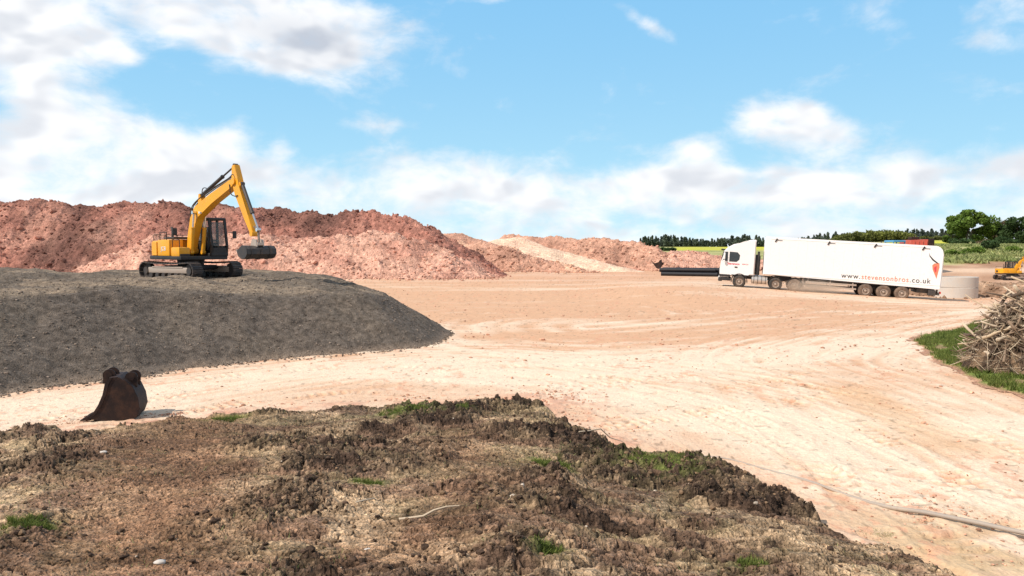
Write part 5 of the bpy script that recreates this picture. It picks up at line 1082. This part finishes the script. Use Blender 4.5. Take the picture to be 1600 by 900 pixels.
def mth(op, a, b=None, c=None, clamp=False):
    n = nt.nodes.new('ShaderNodeMath'); n.operation = op; n.use_clamp = clamp
    for i, v in enumerate((a, b, c)):
        if v is None: continue
        if isinstance(v, bpy.types.NodeSocket): nt.links.new(v, n.inputs[i])
        else: n.inputs[i].default_value = v
    return n.outputs[0]
tc = nt.nodes.new('ShaderNodeTexCoord'); sp = nt.nodes.new('ShaderNodeSeparateXYZ'); nt.links.new(tc.outputs['Generated'], sp.inputs[0])
az = mth('ARCTAN2', sp.outputs[0], sp.outputs[1]); el = mth('ARCSINE', sp.outputs[2])
def azel(px, py):
    d = Vector(ray(px, py)).normalized(); return math.atan2(d.x, d.y), math.asin(d.z)
def cxyz(a, b, c=0.0):
    n = nt.nodes.new('ShaderNodeCombineXYZ')
    for i, v in enumerate((a, b, c)):
        if isinstance(v, bpy.types.NodeSocket): nt.links.new(v, n.inputs[i])
        else: n.inputs[i].default_value = v
    return n.outputs[0]
vec = cxyz(az, mth('MULTIPLY', el, 1.7)); 
warp = add_noise(nt, 5.0, 3, 0.5, vec); wv = nt.nodes.new('ShaderNodeVectorMath'); wv.operation = 'MULTIPLY_ADD'; nt.links.new(warp.outputs['Color'], wv.inputs[0]); wv.inputs[1].default_value = (0.08, 0.08, 0); nt.links.new(vec, wv.inputs[2])
n1 = add_noise(nt, 8.0, 9, 0.60, wv.outputs[0]); n2 = add_noise(nt, 22.0, 6, 0.55, wv.outputs[0])
off = nt.nodes.new('ShaderNodeVectorMath'); off.operation = 'ADD'; nt.links.new(wv.outputs[0], off.inputs[0]); off.inputs[1].default_value = (-0.012, 0.022, 0)
n1b = add_noise(nt, 8.0, 9, 0.60, off.outputs[0])
def blob(px, py, rx, ry, ang, amp):
    a0, e0 = azel(px, py); da = mth('SUBTRACT', az, a0); de = mth('SUBTRACT', el, e0); c, s = math.cos(R(ang)), math.sin(R(ang))
    x = mth('ADD', mth('MULTIPLY', da, c * F / rx), mth('MULTIPLY', de, s * F / rx)); y = mth('SUBTRACT', mth('MULTIPLY', de, c * F / ry), mth('MULTIPLY', da, s * F / ry))
    r2 = mth('ADD', mth('MULTIPLY', x, x), mth('MULTIPLY', y, y)); return mth('MULTIPLY', mth('EXPONENT', mth('MULTIPLY', r2, -1)), amp)
BL = [(330, 10, 260, 60, -8, 0.75), (420, 60, 110, 45, -10, 0.45), (90, 60, 60, 110, 10, 0.36), (20, 20, 90, 60, 0, 0.35), (110, 180, 110, 38, -28, 0.36), (240, 215, 90, 28, -15, 0.30), (120, 250, 170, 40, -3, 0.50),
      (182, 78, 36, 18, -20, 0.42), (355, 215, 36, 20, 10, 0.33), (440, 233, 22, 14, 0, 0.25), (0, 290, 260, 40, 0, 0.3), (550, 20, 120, 28, 8, 0.3),
      (1015, 38, 60, 13, -28, 0.36), (1200, 185, 70, 34, 0, 0.42), (1290, 200, 80, 34, -10, 0.36), (1085, 232, 34, 20, 5, 0.40), (1385, 35, 60, 26, -45, 0.30), (1540, 70, 60, 18, -10, 0.24), (1600, 10, 60, 40, -30, 0.36), (1195, 48, 30, 36, 0, 0.12),
      (1500, 275, 170, 26, 3, 0.40), (1180, 285, 170, 28, -3, 0.42), (900, 300, 200, 30, 0, 0.38), (660, 255, 90, 30, -5, 0.26), (830, 250, 60, 14, 0, 0.2), (620, 290, 160, 30, 0, 0.3), (590, 195, 45, 10, 0, 0.2), (770, 0, 60, 10, 0, 0.25)]
fld = None
for b_ in BL:
    v = blob(*b_); fld = v if fld is None else mth('ADD', fld, v)
# band hugging the horizon all round, thinning upward
hb = mth('MULTIPLY', mth('EXPONENT', mth('MULTIPLY', mth('MAXIMUM', el, 0.0), -9.5)), 0.56); fld = mth('ADD', fld, hb)
fld = mth('MINIMUM', fld, 0.62)
raw = mth('ADD', mth('ADD', mth('MULTIPLY', mth('SUBTRACT', n1.outputs[0], 0.5), 1.15), mth('ADD', mth('MULTIPLY', mth('SUBTRACT', n2.outputs[0], 0.5), 0.38), 0.485)), fld)
def srange(v, a, b, c=0.0, d=1.0):
    n = nt.nodes.new('ShaderNodeMapRange'); n.interpolation_type = 'SMOOTHSTEP'; nt.links.new(v, n.inputs[0]); n.inputs[1].default_value = a; n.inputs[2].default_value = b; n.inputs[3].default_value = c; n.inputs[4].default_value = d; return n.outputs[0]
fld_b = srange(mth('MULTIPLY', sp.outputs[1], -1.0), 0.0, 0.4, 0.0, 0.12); raw = mth('ADD', raw, fld_b)  # extra unseen cloud behind the camera, added to whiten the ambient light
mask = srange(raw, 0.66, 1.16)
ls = add_noise(nt, 7.0, 3, 0.5, wv.outputs[0]); lsb = add_noise(nt, 7.0, 3, 0.5, off.outputs[0]); lit = srange(mth('SUBTRACT', ls.outputs[0], lsb.outputs[0]), -0.09, 0.05)   # tops lit, bases grey
g1 = blob(470, 62, 85, 30, -8, 1.0); dens = srange(raw, 0.9, 1.3)
shade = mth('MULTIPLY', mth('SUBTRACT', 1.0, lit), mth('ADD', mth('MULTIPLY', dens, 0.25), 0.36)); shade = mth('ADD', shade, mth('MULTIPLY', g1, 0.55), clamp=True)
cc = mixn(nt, (10.4, 10.5, 10.7), (5.8, 6.3, 7.2), shade)
# the clear sky, a little paler and more cyan towards the horizon
hz_ = mth('EXPONENT', mth('MULTIPLY', mth('MAXIMUM', el, 0.0), -5.0))
skc = mixn(nt, mixn(nt, sky.outputs[0], (1.85, 5.3, 9.3), 0.94), (5.9, 9.2, 10.3), hz_)
away = mth('ADD', srange(mth('MULTIPLY', sp.outputs[1], -1.0), -0.1, 0.35), srange(el, 0.55, 0.85), clamp=True)  # out-of-frame sky behind and overhead, greyed to neutralise the blue ambient
fin = mixn(nt, mixn(nt, skc, cc, mask), mixn(nt, (5.6, 5.7, 6.0), skc, srange(n1.outputs[0], 0.52, 0.66)), away)
nt.links.new(fin, bg.inputs[0])
sc = bpy.context.scene
sc.view_settings.view_transform = 'Standard'; sc.view_settings.look = 'None'; sc.view_settings.exposure = 0; sc.view_settings.gamma = 1
sc.render.engine = 'CYCLES'; sc.cycles.max_bounces = 6; sc.cycles.volume_bounces = 1; sc.cycles.transparent_max_bounces = 12
